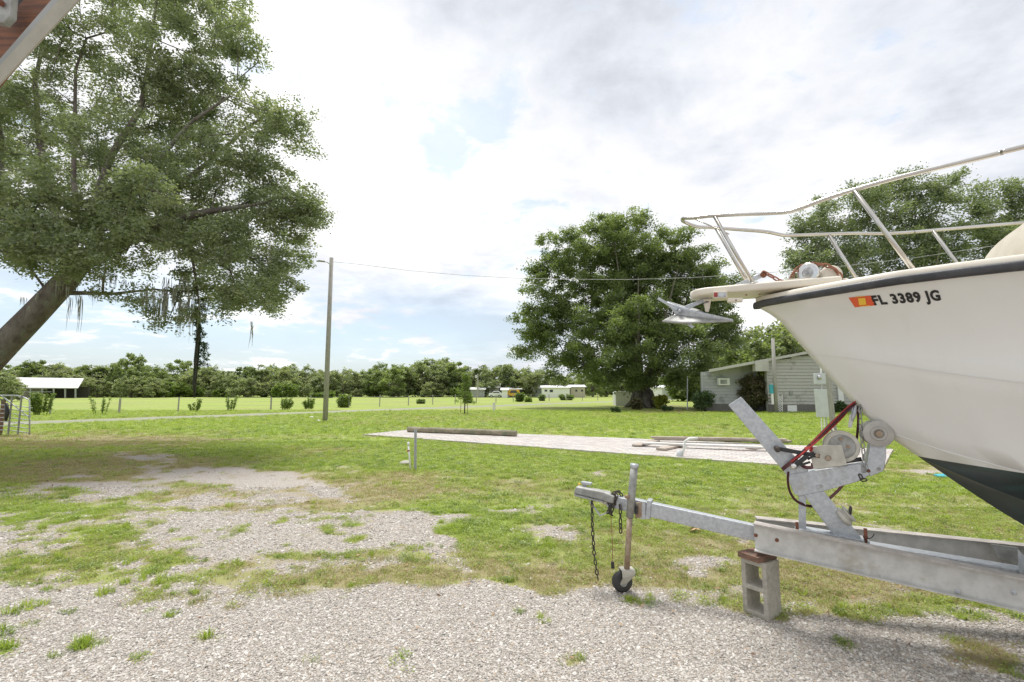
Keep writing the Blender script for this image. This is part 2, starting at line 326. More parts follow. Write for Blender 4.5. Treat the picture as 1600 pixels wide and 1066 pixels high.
# scatter: one object whose own mesh holds the source pieces and the points
GNG = {}
def scatter_group():
    if 'g' in GNG: return GNG['g']
    g = bpy.data.node_groups.new('scatter', 'GeometryNodeTree')
    g.interface.new_socket('Geometry', in_out='INPUT', socket_type='NodeSocketGeometry'); g.interface.new_socket('Geometry', in_out='OUTPUT', socket_type='NodeSocketGeometry')
    gi, go = g.nodes.new('NodeGroupInput'), g.nodes.new('NodeGroupOutput')
    def at(n, t):
        a = g.nodes.new('GeometryNodeInputNamedAttribute'); a.data_type = t; a.inputs[0].default_value = n; return a.outputs['Attribute']
    src = at('src', 'INT'); cmpn = g.nodes.new('FunctionNodeCompare'); cmpn.data_type = 'INT'; cmpn.operation = 'EQUAL'
    g.links.new(src, cmpn.inputs[2]); cmpn.inputs[3].default_value = 0
    sepn = g.nodes.new('GeometryNodeSeparateGeometry'); sepn.domain = 'POINT'; g.links.new(gi.outputs[0], sepn.inputs[0]); g.links.new(cmpn.outputs[0], sepn.inputs[1])
    sp = g.nodes.new('GeometryNodeSplitToInstances'); sp.domain = 'POINT'; g.links.new(sepn.outputs[1], sp.inputs[0]); g.links.new(src, sp.inputs['Group ID'])
    ip = g.nodes.new('GeometryNodeInstanceOnPoints'); g.links.new(sepn.outputs[0], ip.inputs['Points']); g.links.new(sp.outputs[0], ip.inputs['Instance'])
    ip.inputs['Pick Instance'].default_value = True; g.links.new(at('idx', 'INT'), ip.inputs['Instance Index'])
    g.links.new(at('rot', 'FLOAT_VECTOR'), ip.inputs['Rotation']); g.links.new(at('scl', 'FLOAT_VECTOR'), ip.inputs['Scale'])
    g.links.new(ip.outputs[0], go.inputs[0]); GNG['g'] = g; return g
def scatter(name, sources, pts, rot, scl, idx, mats):       # sources: list of (verts, faces, material slot)
    ns = sum(len(s[0]) for s in sources); n = len(pts); V = np.zeros((ns + n, 3)); F = []; SL = []; src = np.zeros(ns + n, int); o = 0
    rv = np.zeros(ns + n)
    for k, (vs, fs, sl2) in enumerate(sources):
        V[o:o + len(vs)] = vs; src[o:o + len(vs)] = k + 1; F += [tuple(i + o for i in f) for f in fs]; SL += [sl2] * len(fs)
        rv[o:o + len(vs)] = np.repeat(rng.random(len(vs) // 4 + 1), 4)[:len(vs)]; o += len(vs)
    V[o:] = pts; me = bpy.data.meshes.new(name); me.from_pydata(V.tolist(), [], F)
    me.polygons.foreach_set('material_index', SL)
    for k in mats: me.materials.append(M[k])
    def A(nm, ty, data):
        a = me.attributes.new(nm, ty, 'POINT'); a.data.foreach_set('vector' if ty == 'FLOAT_VECTOR' else 'value', np.asarray(data).ravel())
    A('src', 'INT', src.astype(np.int32)); A('rnd', 'FLOAT', rv.astype(np.float32))
    z3 = np.zeros((ns + n, 3), np.float32); z3[ns:] = rot; A('rot', 'FLOAT_VECTOR', z3); z3 = np.ones((ns + n, 3), np.float32); z3[ns:] = scl; A('scl', 'FLOAT_VECTOR', z3)
    ii = np.zeros(ns + n, np.int32); ii[ns:] = idx; A('idx', 'INT', ii)
    ob = bpy.data.objects.new(name, me); COL.objects.link(ob); md = ob.modifiers.new('scatter', 'NODES'); md.node_group = scatter_group(); return ob
# ------------------------------------------------------------------ ground
def hgt(x, y):
    d = np.hypot(x, y); return (fbm(x, y, 0.9, 3, 3) - 0.5) * 0.035 * sst(d, 1.0, 3.0) * (1 - sst(d, 60, 200))
LANE_A, LANE_B = G(40, 661), G(960, 627.5)
LD = (LANE_B - LANE_A); LD.z = 0; LD.normalize(); LN = Vector((-LD.y, LD.x, 0))
def lane_dist(x, y): return (x - LANE_A.x) * LN.x + (y - LANE_A.y) * LN.y
BND_X = [-900, -200, 0, 130, 300, 480, 560, 660, 715, 780, 860, 960, 1100, 1230, 1400, 1600, 2400]
BND_Y = [860, 800, 765, 742, 733, 742, 775, 798, 860, 922, 935, 915, 945, 965, 968, 985, 1010]
BL = [ # px, py, rx, ry, weight  (+ grass, - gravel)
 (200, 760, 110, 12, .35), (0, 830, 40, 12, .4), (160, 880, 130, 16, .35), (30, 905, 60, 14, .4), (250, 795, 60, 7, .35), (350, 800, 60, 8, .3), (180, 800, 40, 10, .4), (60, 850, 60, 9, .3), (600, 860, 60, 7, .35), (480, 900, 90, 10, .3), (110, 790, 120, 22, .55), (30, 800, 70, 22, .6), (320, 768, 90, 10, .6), (400, 790, 90, 7, .5), (560, 790, 110, 16, .55), (620, 780, 60, 14, .5), (500, 790, 40, 14, .35),
 (200, 850, 95, 30, .62), (240, 820, 60, 10, .35), (90, 830, 90, 14, .4), (560, 895, 220, 16, .32), (300, 905, 90, 12, .3), (60, 870, 80, 20, .55), (140, 835, 60, 20, .5), (270, 875, 60, 10, .4), (110, 905, 110, 22, .38), (60, 950, 70, 22, .5), (190, 925, 90, 26, .3), (10, 1000, 25, 35, .55),
 (360, 885, 45, 8, .6), (440, 868, 60, 8, .55), (540, 866, 110, 10, .5), (420, 915, 90, 16, .6), (330, 940, 50, 14, .5), (255, 945, 60, 16, .4), (620, 880, 110, 18, .45), (560, 905, 60, 12, .5), (245, 985, 35, 14, .3),
 (448, 813, 28, 4, 1.0), (548, 838, 22, 4, .8), (505, 830, 20, 3, .6), (700, 832, 30, 5, .5), (130, 1003, 22, 12, .7), (215, 1030, 18, 7, .8), (325, 998, 24, 8, .8), (485, 1030, 14, 10, .8), (850, 965, 14, 12, .8), (905, 1028, 22, 8, .9), (812, 955, 14, 8, .7), (1000, 940, 30, 7, .9),
 (700, 905, 120, 14, .45), (640, 900, 80, 22, .35), (1525, 1030, 70, 26, .8), (1590, 1050, 60, 25, .4), (1330, 1010, 50, 14, .25), (1250, 1030, 50, 18, .3),
 (1450, 738, 45, 7, -.8), (200, 745, 55, 6, .75), (300, 756, 60, 6, .6), (420, 750, 60, 5, .6), (110, 768, 50, 7, .8), (240, 776, 60, 6, .65), (370, 776, 50, 5, .6), (460, 772, 50, 6, .5), (30, 745, 60, 8, .7), (520, 815, 60, 5, .25), (350, 830, 40, 4, .3), (650, 850, 50, 5, .35), (1110, 880, 75, 13, -.95), (1130, 925, 80, 12, -.6), (1040, 945, 90, 12, -.3), (790, 798, 60, 5, -.9), (680, 812, 60, 10, -.7), (840, 830, 60, 8, -.6), (400, 745, 90, 9, -.4), (230, 716, 50, 5, -1.2), (330, 755, 160, 7, -.5), (280, 735, 60, 6, -.5), (170, 765, 60, 7, -.5), (90, 758, 50, 5, -.5), (1500, 962, 90, 8, -.5), (1350, 935, 60, 9, -.3), (640, 700, 40, 4, .2), (945, 738, 14, 3, -.8), (1400, 925, 80, 8, -.35), (960, 800, 60, 6, 0.2)]
DRY = [(200, 735, 260, 18, .5), (560, 775, 60, 10, .5), (120, 905, 110, 26, .3), (100, 720, 200, 16, .6), (0, 690, 160, 10, 1.0), (150, 860, 200, 12, .3), (700, 850, 60, 12, .3), (1000, 900, 120, 18, .4), (1450, 880, 160, 20, .7), (140, 690, 170, 9, 1.1), (250, 715, 120, 10, .7), (60, 745, 90, 10, .4), (330, 745, 160, 10, .7), (420, 790, 120, 14, .8), (560, 770, 160, 18, .6), (330, 775, 120, 12, .6), (600, 890, 260, 26, .8), (400, 930, 180, 30, .7), (250, 950, 120, 30, .5), (900, 910, 120, 22, .6), (1080, 850, 90, 20, .5), (1350, 900, 220, 45, 1.0), (1530, 1030, 80, 30, .8), (1130, 960, 90, 20, .5), (480, 700, 120, 5, .5), (600, 655, 140, 3, .5), (770, 655, 60, 2.5, .5), (650, 745, 40, 8, .7), (1440, 745, 50, 14, .7), (1060, 640, 80, 4, .8), (905, 1028, 30, 12, .5), (250, 690, 120, 8, .6)]
def fields(x, y):
    px, py = proj(x, y, np.zeros_like(x)); d = np.hypot(x, y)
    px = px + (fbm(x, y, 1.7, 21, 3) - .5) * 46; py = py + (fbm(x, y, 2.3, 31, 4) - .5) * 26
    g = sst(np.interp(px, BND_X, BND_Y) - py, -14, 14)
    back = y < 1.2
    for a, b, rx, ry, w in BL: g = g + w * np.exp(-(((px - a) / rx) ** 2 + ((py - b) / ry) ** 2) ** 1.3)
    g = g + (fbm(x, y, 2.6, 5, 4) - .5) * 1.25 + (fbm(x, y, 8, 6, 3) - .5) * .8 - .22 * sst(py, 925, 960) + (fbm(x, y, 0.8, 15, 2) - .5) * 0.25
    g = np.where(back, 0.0 + (fbm(x, y, 1.5, 8) - .5) * 0.5, g)
    far = sst(y, 18, 26); g = g * (1 - far) + far * 1.0
    g = np.clip(g, 0, 1)
    dr = (fbm(x, y, 0.45, 41, 4) - .42) * 1.3 + (fbm(x, y, 2.0, 45, 3) - .5) * .8 + .25 * (1 - sst(y, 9, 16))
    for a, b, rx, ry, w in DRY: dr = dr + w * np.exp(-(((px - a) / rx) ** 2 + ((py - b) / ry) ** 2))
    ld = np.abs(lane_dist(x, y) + (fbm(x, y, .3, 52, 3) - .5) * 1.2)
    lane = (1 - sst(ld, 1.1, 2.1)) * sst(y, 6, 14)
    return g, np.clip(dr, 0, 1), lane
# pad footprint
PA, PB, PC, PD = G(566, 680.5), G(641, 672.5), G(1396, 704.5), G(1377, 741)
def in_pad(x, y, m=0.0):
    ok = np.ones_like(x, bool); c = [PA, PB, PC, PD]
    for i in range(4):
        p, q = c[i], c[(i + 1) % 4]; e = np.array([q.x - p.x, q.y - p.y]); e /= np.hypot(*e)
        ok &= ((x - p.x) * -e[1] + (y - p.y) * e[0]) < m
    return ok
def axis_vals(a, b, st, lo, hi, k):
    mid = np.arange(a, b, st); up = b + np.cumsum(st * k ** np.arange(1, 200)); up = up[up < hi]; dn = a - np.cumsum(st * k ** np.arange(1, 200)); dn = dn[dn > lo]
    return np.concatenate([[lo], dn[::-1], mid, up, [hi]])
xs = axis_vals(-6.5, 6.5, 0.07, -1500, 1500, 1.1); ys = axis_vals(1.5, 13, 0.07, -60, 2200, 1.06)
X, Y = np.meshgrid(xs, ys); g, dr, lane = fields(X.ravel(), Y.ravel()); Z = hgt(X, Y)
me = bpy.data.meshes.new('ground'); nx, ny = len(xs), len(ys)
me.vertices.add(nx * ny); me.vertices.foreach_set('co', np.stack([X, Y, Z], -1).astype(np.float32).ravel())
ii = (np.arange(ny - 1)[:, None] * nx + np.arange(nx - 1)[None]).ravel(); fc = np.stack([ii, ii + 1, ii + nx + 1, ii + nx], -1).astype(np.int32)
me.loops.add(fc.size); me.loops.foreach_set('vertex_index', fc.ravel()); me.polygons.add(len(fc))
me.polygons.foreach_set('loop_start', np.arange(0, fc.size, 4, dtype=np.int32)); me.polygons.foreach_set('loop_total', np.full(len(fc), 4, dtype=np.int32)); me.update(calc_edges=True)
me.polygons.foreach_set('use_smooth', np.ones(len(fc), bool))
for nm, dt in (('grass', g), ('dry', dr), ('lane', lane)):
    a = me.attributes.new(nm, 'FLOAT', 'POINT'); a.data.foreach_set('value', dt.astype(np.float32))
ground = bpy.data.objects.new('ground', me); COL.objects.link(ground); tag(ground, 'patchy gravel and green lawn reaching to the distant trees', kind='structure')
gm = bpy.data.materials.new('ground_mix'); gm.use_nodes = True; t = gm.node_tree; t.nodes.clear()
o = N(t, 'ShaderNodeOutputMaterial'); b = N(t, 'ShaderNodeBsdfPrincipled'); t.links.new(b.outputs[0], o.inputs[0])
gv = N(t, 'ShaderNodeNewGeometry').outputs['Position']
at = lambda n: N(t, 'ShaderNodeAttribute', attribute_name=n).outputs['Fac']
nf = noise(t, gv, 9, 5, 0.65); nff = noise(t, gv, 45, 5, 0.7); nm_ = noise(t, gv, 1.3, 5, 0.6); nb = noise(t, gv, 0.12, 5, 0.6)
vo = N(t, 'ShaderNodeTexVoronoi'); vo.inputs['Scale'].default_value = 75; t.links.new(gv, vo.inputs['Vector'])
vr = N(t, 'ShaderNodeSeparateColor'); t.links.new(vo.outputs['Color'], vr.inputs[0])
vo2 = N(t, 'ShaderNodeTexVoronoi'); vo2.inputs['Scale'].default_value = 32; t.links.new(gv, vo2.inputs['Vector'])
vr2 = N(t, 'ShaderNodeSeparateColor'); t.links.new(vo2.outputs['Color'], vr2.inputs[0])
gr = N(t, 'ShaderNodeValToRGB'); t.links.new(vr.outputs[0], gr.inputs[0]); ce = gr.color_ramp.elements
ce[0].color = (0.31, 0.28, 0.245, 1); ce[1].color = (0.62, 0.59, 0.545, 1); q = ce.new(0.45); q.color = (0.45, 0.415, 0.375, 1); q = ce.new(0.7); q.color = (0.50, 0.42, 0.35, 1)
gr2 = N(t, 'ShaderNodeValToRGB'); t.links.new(vr2.outputs[1], gr2.inputs[0]); ce = gr2.color_ramp.elements
ce[0].color = (0.42, 0.385, 0.345, 1); ce[1].color = (0.64, 0.61, 0.56, 1); q = ce.new(0.5); q.color = (0.47, 0.44, 0.40, 1)
grav = mixc(t, 0.45, gr.outputs[0], gr2.outputs[0])
grav = mixc(t, smooth(t, vo.outputs['Distance'], 0.35, 0.75), grav, (0.27, 0.24, 0.21))
grav = mixc(t, mth(t, 'MULTIPLY', smooth(t, nm_, 0.5, 0.7), 0.35), grav, (0.36, 0.30, 0.24))
soil = mixc(t, nf, (0.29, 0.235, 0.17), (0.38, 0.32, 0.24))
lawn = mixc(t, smooth(t, nf, 0.35, 0.65), (0.25, 0.32, 0.065), (0.32, 0.39, 0.09))
lawn = mixc(t, mth(t, 'MULTIPLY', smooth(t, nm_, 0.4, 0.7), 0.5), lawn, (0.33, 0.37, 0.11))
lawn = mixc(t, mth(t, 'MULTIPLY', smooth(t, nff, 0.5, 0.75), 0.45), lawn, (0.18, 0.23, 0.055))
lawn = mixc(t, mth(t, 'MULTIPLY', smooth(t, nb, 0.4, 0.6), 0.6), lawn, (0.225, 0.31, 0.07))
dry = mth(t, 'MULTIPLY', at('dry'), mth(t, 'ADD', 0.45, nf))
dcol = mixc(t, nff, (0.28, 0.215, 0.135), (0.345, 0.285, 0.185))
veg = mixc(t, mth(t, 'MULTIPLY', dry, 0.85, clamp=True), lawn, dcol)
gf = smooth(t, mth(t, 'ADD', mth(t, 'ADD', at('grass'), mth(t, 'MULTIPLY', mth(t, 'SUBTRACT', nf, 0.5), 1.3)), mth(t, 'MULTIPLY', mth(t, 'SUBTRACT', nff, 0.5), 1.1)), 0.42, 0.66)
edge = smooth(t, mth(t, 'ADD', at('grass'), mth(t, 'MULTIPLY', mth(t, 'SUBTRACT', nf, 0.5), 0.9)), 0.02, 0.45)
base = mixc(t, mth(t, 'MULTIPLY', edge, 0.55), grav, soil)
col = mixc(t, gf, base, veg)
lf = smooth(t, mth(t, 'ADD', at('lane'), mth(t, 'MULTIPLY', mth(t, 'SUBTRACT', nf, 0.5), 0.7)), 0.35, 0.65)
lg = mixc(t, nf, (0.26, 0.25, 0.235), (0.34, 0.325, 0.30))
col = mixc(t, mth(t, 'MULTIPLY', lf, mth(t, 'ADD', 0.45, mth(t, 'MULTIPLY', nm_, 0.6))), col, lg)
t.links.new(col, b.inputs['Base Color']); b.inputs['Roughness'].default_value = 0.95; b.inputs['Specular IOR Level'].default_value = 0.2
bn = N(t, 'ShaderNodeBump'); bn.inputs['Strength'].default_value = 0.8; bn.inputs['Distance'].default_value = 0.012
hh = mth(t, 'SUBTRACT', mth(t, 'MULTIPLY', nff, 1.0), mth(t, 'MULTIPLY', vo.outputs['Distance'], 0.8)); t.links.new(hh, bn.inputs['Height']); t.links.new(bn.outputs[0], b.inputs['Normal'])
me.materials.append(gm)

# grass tufts
def tuft(n, h, spread, w, lean=0.6, curl=True):
    vs, fs = [], []
    for i in range(n):
        a = random.uniform(0, 6.283); r = spread * math.sqrt(random.random()); bx, by = r * math.cos(a), r * math.sin(a)
        az = a + random.uniform(-1.2, 1.2); ln = lean * random.uniform(0.3, 1.2); hh2 = h * random.uniform(0.5, 1.15)
        tx, ty = math.cos(az), math.sin(az); sx, sy = -ty * w / 2, tx * w / 2
        m1 = (bx + tx * hh2 * ln * .35, by + ty * hh2 * ln * .35, hh2 * .55); m2 = (bx + tx * hh2 * ln, by + ty * hh2 * ln, hh2 * (1 - .3 * ln)); o = len(vs)
        vs += [(bx - sx, by - sy, -0.004), (bx + sx, by + sy, -0.004), (m1[0] + sx * .8, m1[1] + sy * .8, m1[2]), (m1[0] - sx * .8, m1[1] - sy * .8, m1[2]), m2]
        fs += [(o, o + 1, o + 2, o + 3), (o + 3, o + 2, o + 4)]
    return vs, fs
def weedpatch(n, spread, ls):
    vs, fs = [], []
    for i in range(n):
        a = random.uniform(0, 6.283); r = spread * math.sqrt(random.random()); c = Vector((r * math.cos(a), r * math.sin(a), random.uniform(0.006, 0.035)))
        d = Vector((math.cos(a + random.uniform(-1, 1)), math.sin(a + random.uniform(-1, 1)), random.uniform(-.2, .7))).normalized(); s = d.cross(Vector((0, 0, 1))).normalized(); L = ls * random.uniform(.6, 1.3); o = len(vs)
        vs += [c, c + d * L * .5 + s * L * .35, c + d * L, c + d * L * .5 - s * L * .35]; fs.append((o, o + 1, o + 2, o + 3))
    return [tuple(v) for v in vs], fs
random.seed(11)
srcs = []
for k in range(4): srcs.append((*tuft(18, 0.04, 0.075, 0.005, 1.0), 0))
for k in range(2): srcs.append((*weedpatch(26, 0.08, 0.022), 0))
for k in range(3): srcs.append((*tuft(18, 0.03, 0.075, 0.004, 1.3), 1))
for k in range(2): srcs.append((*weedpatch(36, 0.07, 0.024), 2))
for k in range(2): srcs.append((*tuft(22, 0.05, 0.05, 0.006, 0.9), 2))
for k in range(2): srcs.append((*tuft(36, 0.09, 0.04, 0.0055, 0.8), 0))
def sample_ground(n, ymin, ymax, um, power=1.0):
    y = ymin + (ymax - ymin) * rng.random(n) ** power; x = (rng.random(n) * 2 - 1) * (um * y + 0.5); return x, y
PX_, PY_, PS_, PI_ = [], [], [], []
for (n, y0, y1, um, sc0, pw) in ((70000, 2.0, 7.0, 1.25, 0.85, 0.75), (80000, 7.0, 16.0, 1.2, 1.25, 0.8), (60000, 16.0, 40.0, 1.15, 2.1, 0.8)):
    x, y = sample_ground(n, y0, y1, um, pw); g, dr, lane = fields(x, y)
    keep = (rng.random(n) < sst(g + (fbm(x, y, 6, 77, 3) - .5) * 2.2 * (1 - np.abs(2 * g - 1) ** 2) , 0.30, 0.80)) & (rng.random(n) > lane * 1.2) & ~in_pad(x, y, 0.03)
    dry_k = rng.random(n) < np.clip(dr * 0.95, 0, .9); keep &= ~(dry_k & (rng.random(n) < 0.25))
    x, y, dk, gg = x[keep], y[keep], dry_k[keep], g[keep]
    idx = np.where(dk, 6 + rng.integers(0, 3, len(x)), rng.integers(0, 6, len(x)))
    tall = (rng.random(len(x)) < 0.02) & ~dk; idx = np.where(tall, 13 + rng.integers(0, 2, len(x)), idx); drk = (rng.random(len(x)) < sst(fbm(x, y, 5, 91, 3), .48, .66) * .32 + .02) & ~dk; idx = np.where(drk, 9 + rng.integers(0, 4, len(x)), idx)
    PX_.append(x); PY_.append(y); PS_.append(sc0 * rng.uniform(0.5, 1.1, len(x)) * (0.7 + 0.3 * gg)); PI_.append(idx)
# single standing tufts on the gravel
for px, py, s in [(445, 870, 1.3), (410, 865, .9), (230, 905, 1.2), (260, 925, .9), (135, 1000, 1.3), (120, 1010, 1.1), (205, 880, 1.2), (330, 998, 1.2), (218, 1030, 1.1), (75, 925, 1.3), (40, 950, 1.4), (165, 930, 1.2), (20, 960, 1.3), (60, 945, 1.2), (150, 885, 1.2), (355, 886, 1.1), (850, 972, 1.0), (815, 958, .9), (905, 1030, .8), (5, 990, 1.5), (12, 1010, 1.5), (85, 1025, .7), (488, 1032, .8), (1012, 935, .9), (1005, 943, .9), (990, 940, 1), (980, 938, .8), (1020, 945, .9), (265, 960, 1), (190, 915, 1.2), (300, 930, 1.0), (110, 960, 1.1)]:
    for k in range(4):
        p = G(px + random.uniform(-9, 9), py + random.uniform(-4, 4)); PX_.append(np.array([p.x])); PY_.append(np.array([p.y])); PS_.append(np.array([s * random.uniform(.35, .7)])); PI_.append(np.array([random.choice((13, 14, 0, 9, 10, 11, 4))]))
x = np.concatenate(PX_); y = np.concatenate(PY_); s = np.concatenate(PS_); idx = np.concatenate(PI_); n = len(x)
rot = np.zeros((n, 3)); rot[:, 2] = rng.random(n) * 6.283; rot[:, :2] = rng.normal(0, .12, (n, 2))
gobj = scatter('grass', srcs, np.stack([x, y, hgt(x, y)], -1), rot, np.repeat(s[:, None], 3, 1), idx, ['grass_g', 'grass_d', 'grass_k'])
tag(gobj, 'short weedy green grass thinning out into the gravel', kind='stuff')
# gravel pebbles
def pebble(r):
    bm = bmesh.new(); bmesh.ops.create_icosphere(bm, subdivisions=1, radius=r)
    vs = [tuple(v.co * random.uniform(.75, 1.25)) for v in bm.verts]; vs = [(a, b2 * .8, c * .55) for a, b2, c in vs]; fs = [tuple(v.index for v in f.verts) for f in bm.faces]; bm.free(); return vs, fs
for k, c in enumerate([(0.51, 0.475, 0.43), (0.41, 0.37, 0.325), (0.63, 0.60, 0.555), (0.45, 0.37, 0.29), (0.27, 0.255, 0.23)]): M['peb%d' % k] = mat('pebble_%d' % k, c, tuple(q2 * .85 for q2 in c), 60, 0.85)
ps = [(*pebble(0.0072), k % 5) for k in range(10)]
PX_, PY_, PS_ = [], [], []
for (n, y0, y1, s0) in ((170000, 2.1, 4.2, .85), (140000, 4.2, 8.5, 1.2)):
    x, y = sample_ground(n, y0, y1, 1.22, .85); g, dr, lane = fields(x, y); keep = (rng.random(n) > sst(g, .15, .75) * .97) & ~in_pad(x, y, 0.05); x, y = x[keep], y[keep]
    PX_.append(x); PY_.append(y); PS_.append(s0 * np.minimum(np.exp(rng.normal(-.15, .48, len(x))), 2.4))
x = np.concatenate(PX_); y = np.concatenate(PY_); s = np.concatenate(PS_); n = len(x)
pr = np.array([.32, .27, .17, .09, .15]); idx = rng.choice(5, n, p=pr) + 5 * rng.integers(0, 2, n)
rot = rng.random((n, 3)) * 6.283; rot[:, :2] = rng.normal(0, .25, (n, 2))
pobj = scatter('gravel', ps, np.stack([x, y, hgt(x, y) + 0.001], -1), rot, np.repeat(s[:, None], 3, 1), idx, ['peb%d' % k for k in range(5)])
tag(pobj, 'loose pale crushed stone and shell gravel of the drive', kind='stuff')

x, y = sample_ground(1500, 2.1, 13, 1.2, .8); g, dr, lane = fields(x, y); kp = (rng.random(len(x)) < .25 + dr * .7) & ~in_pad(x, y, .05); x, y = x[kp], y[kp]; n = len(x)
lf_ = [([(0, 0, 0), (.018, .011, .006), (.042, 0, .002), (.018, -.011, .008)], [(0, 1, 2, 3)], k) for k in range(2)] + [([(0, 0, 0), (.02, .004, .012), (.05, .012, .003), (.022, -.009, .004)], [(0, 1, 2, 3)], k) for k in range(2)]
M['dl0'] = mat('fallen_leaf_tan', (0.44, 0.30, 0.17), (0.32, 0.20, 0.11), 20, .8); M['dl1'] = mat('fallen_leaf_brown', (0.22, 0.13, 0.08), (0.16, 0.10, 0.06), 20, .8)
rot = rng.normal(0, .35, (n, 3)); rot[:, 2] = rng.random(n) * 6.283
tag(scatter('fallen_leaves', lf_, np.stack([x, y, hgt(x, y) + .014], -1), rot, np.repeat(rng.uniform(.6, 1.2, n)[:, None], 3, 1), rng.integers(0, 4, n), ['dl0', 'dl1']), 'small brown dead leaves strewn on gravel and grass', kind='stuff')
# ------------------------------------------------------------------ paved pad
pad = MB().prism([PA + Vector((0, 0, .002)), PB + Vector((0, 0, .002)), PC + Vector((0, 0, .002)), PD + Vector((0, 0, .002))], (0, 0, 0.03))
pad_o = empty('paved_pad', (PA + PB + PC + PD) / 4); tag(pad_o, 'long pad of pale pinkish brick pavers in the lawn', kind='structure')
M['bed'] = mat('sand_bed', (0.42, 0.38, 0.34), (0.34, 0.31, 0.28), 20, 0.95)
pad.build('sand_bed', 'bed', pad_o)
Lx = ((PC - PB).length + (PD - PA).length) / 2; Wd = 3.8
M['pv0'] = mat('paver_pale', (0.54, 0.51, 0.47), (0.47, 0.44, 0.41), 12, 0.9, .4, c3=(0.43, 0.37, 0.34), s3=1.5)
M['pv1'] = mat('paver_pink', (0.48, 0.43, 0.40), (0.42, 0.375, 0.35), 12, 0.9, .4)
M['pv2'] = mat('paver_grey', (0.47, 0.45, 0.43), (0.40, 0.38, 0.37), 12, 0.9, .4)
def padpt(u, v): a = PA.lerp(PD, u); b_ = PB.lerp(PC, u); return a.lerp(b_, v)
nu, nv = int(Lx / 0.30), 24; cells = []
for i in range(nu):
    for j in range(nv):
        off = (j % 2) * .5; u0, u1 = (i + off) / nu, (i + 1 + off) / nu
        if u1 > 1: u1 = 1
        if u1 - u0 < .1 / nu: continue
        v0, v1 = j / nv, (j + 1) / nv; c = padpt((u0 + u1) / 2, (v0 + v1) / 2); cells.append((c.y ** 2, u0, u1, v0, v1))
cells.sort(key=lambda q2: q2[0]); rest = {0: MB(), 1: MB(), 2: MB()}
for k, (_, u0, u1, v0, v1) in enumerate(cells):
    eu, ev = .018 / nu, .04 / nv; z = 0.006 + random.uniform(0, .004)
    poly = [padpt(u0 + eu, v0 + ev), padpt(u1 - eu, v0 + ev), padpt(u1 - eu, v1 - ev), padpt(u0 + eu, v1 - ev)]
    poly = [p + Vector((0, 0, z + .022)) for p in poly]; mi = random.choices((0, 1, 2), (.6, .2, .2))[0]
    if k < 290: MB().prism(poly, (0, 0, .03)).build('paver', 'pv%d' % mi, pad_o)
    else: rest[mi].prism(poly, (0, 0, .03))
for k in rest: tag(rest[k].build('far_pavers', 'pv%d' % k, pad_o), kind='stuff')
# ------------------------------------------------------------------ trees
def leaf_quads(cent, rad, per, size, flat=0.7, sub=6, subr=0.42, up=0.35, aspect=0.5):
    n = len(cent); sc_ = rng.normal(0, 1, (n, sub, 3)); sc_ /= np.linalg.norm(sc_, axis=-1, keepdims=True); sc_ *= rng.random((n, sub, 1)) ** .5
    sc_[..., 2] *= flat; sc_ = cent[:, None] + sc_ * rad[:, None, None] * .85
    k = per // sub; p = rng.normal(0, .5, (n, sub, k, 3)); p[..., 2] *= flat
    P = sc_[:, :, None] + p * (rad * subr)[:, None, None, None]
    crn = np.repeat(rng.random((n, sub)), k, axis=1).ravel()
    P = P.reshape(-1, 3); m = len(P)
    d = rng.normal(0, 1, (m, 3)); d[:, 2] = d[:, 2] * .5 - .05; d /= np.linalg.norm(d, axis=1, keepdims=True)
    nn = rng.normal(0, 1, (m, 3)); nn[:, 2] += up * 3; s = np.cross(d, nn); s /= np.linalg.norm(s, axis=1, keepdims=True) + 1e-9
    L = size * rng.uniform(.65, 1.25, (m, 1))
    q = np.stack([P, P + d * L * .5 + s * L * aspect * .5, P + d * L, P + d * L * .5 - s * L * aspect * .5], 1)
    return q, np.clip(.55 * crn + .45 * rng.random(m), 0, 1)
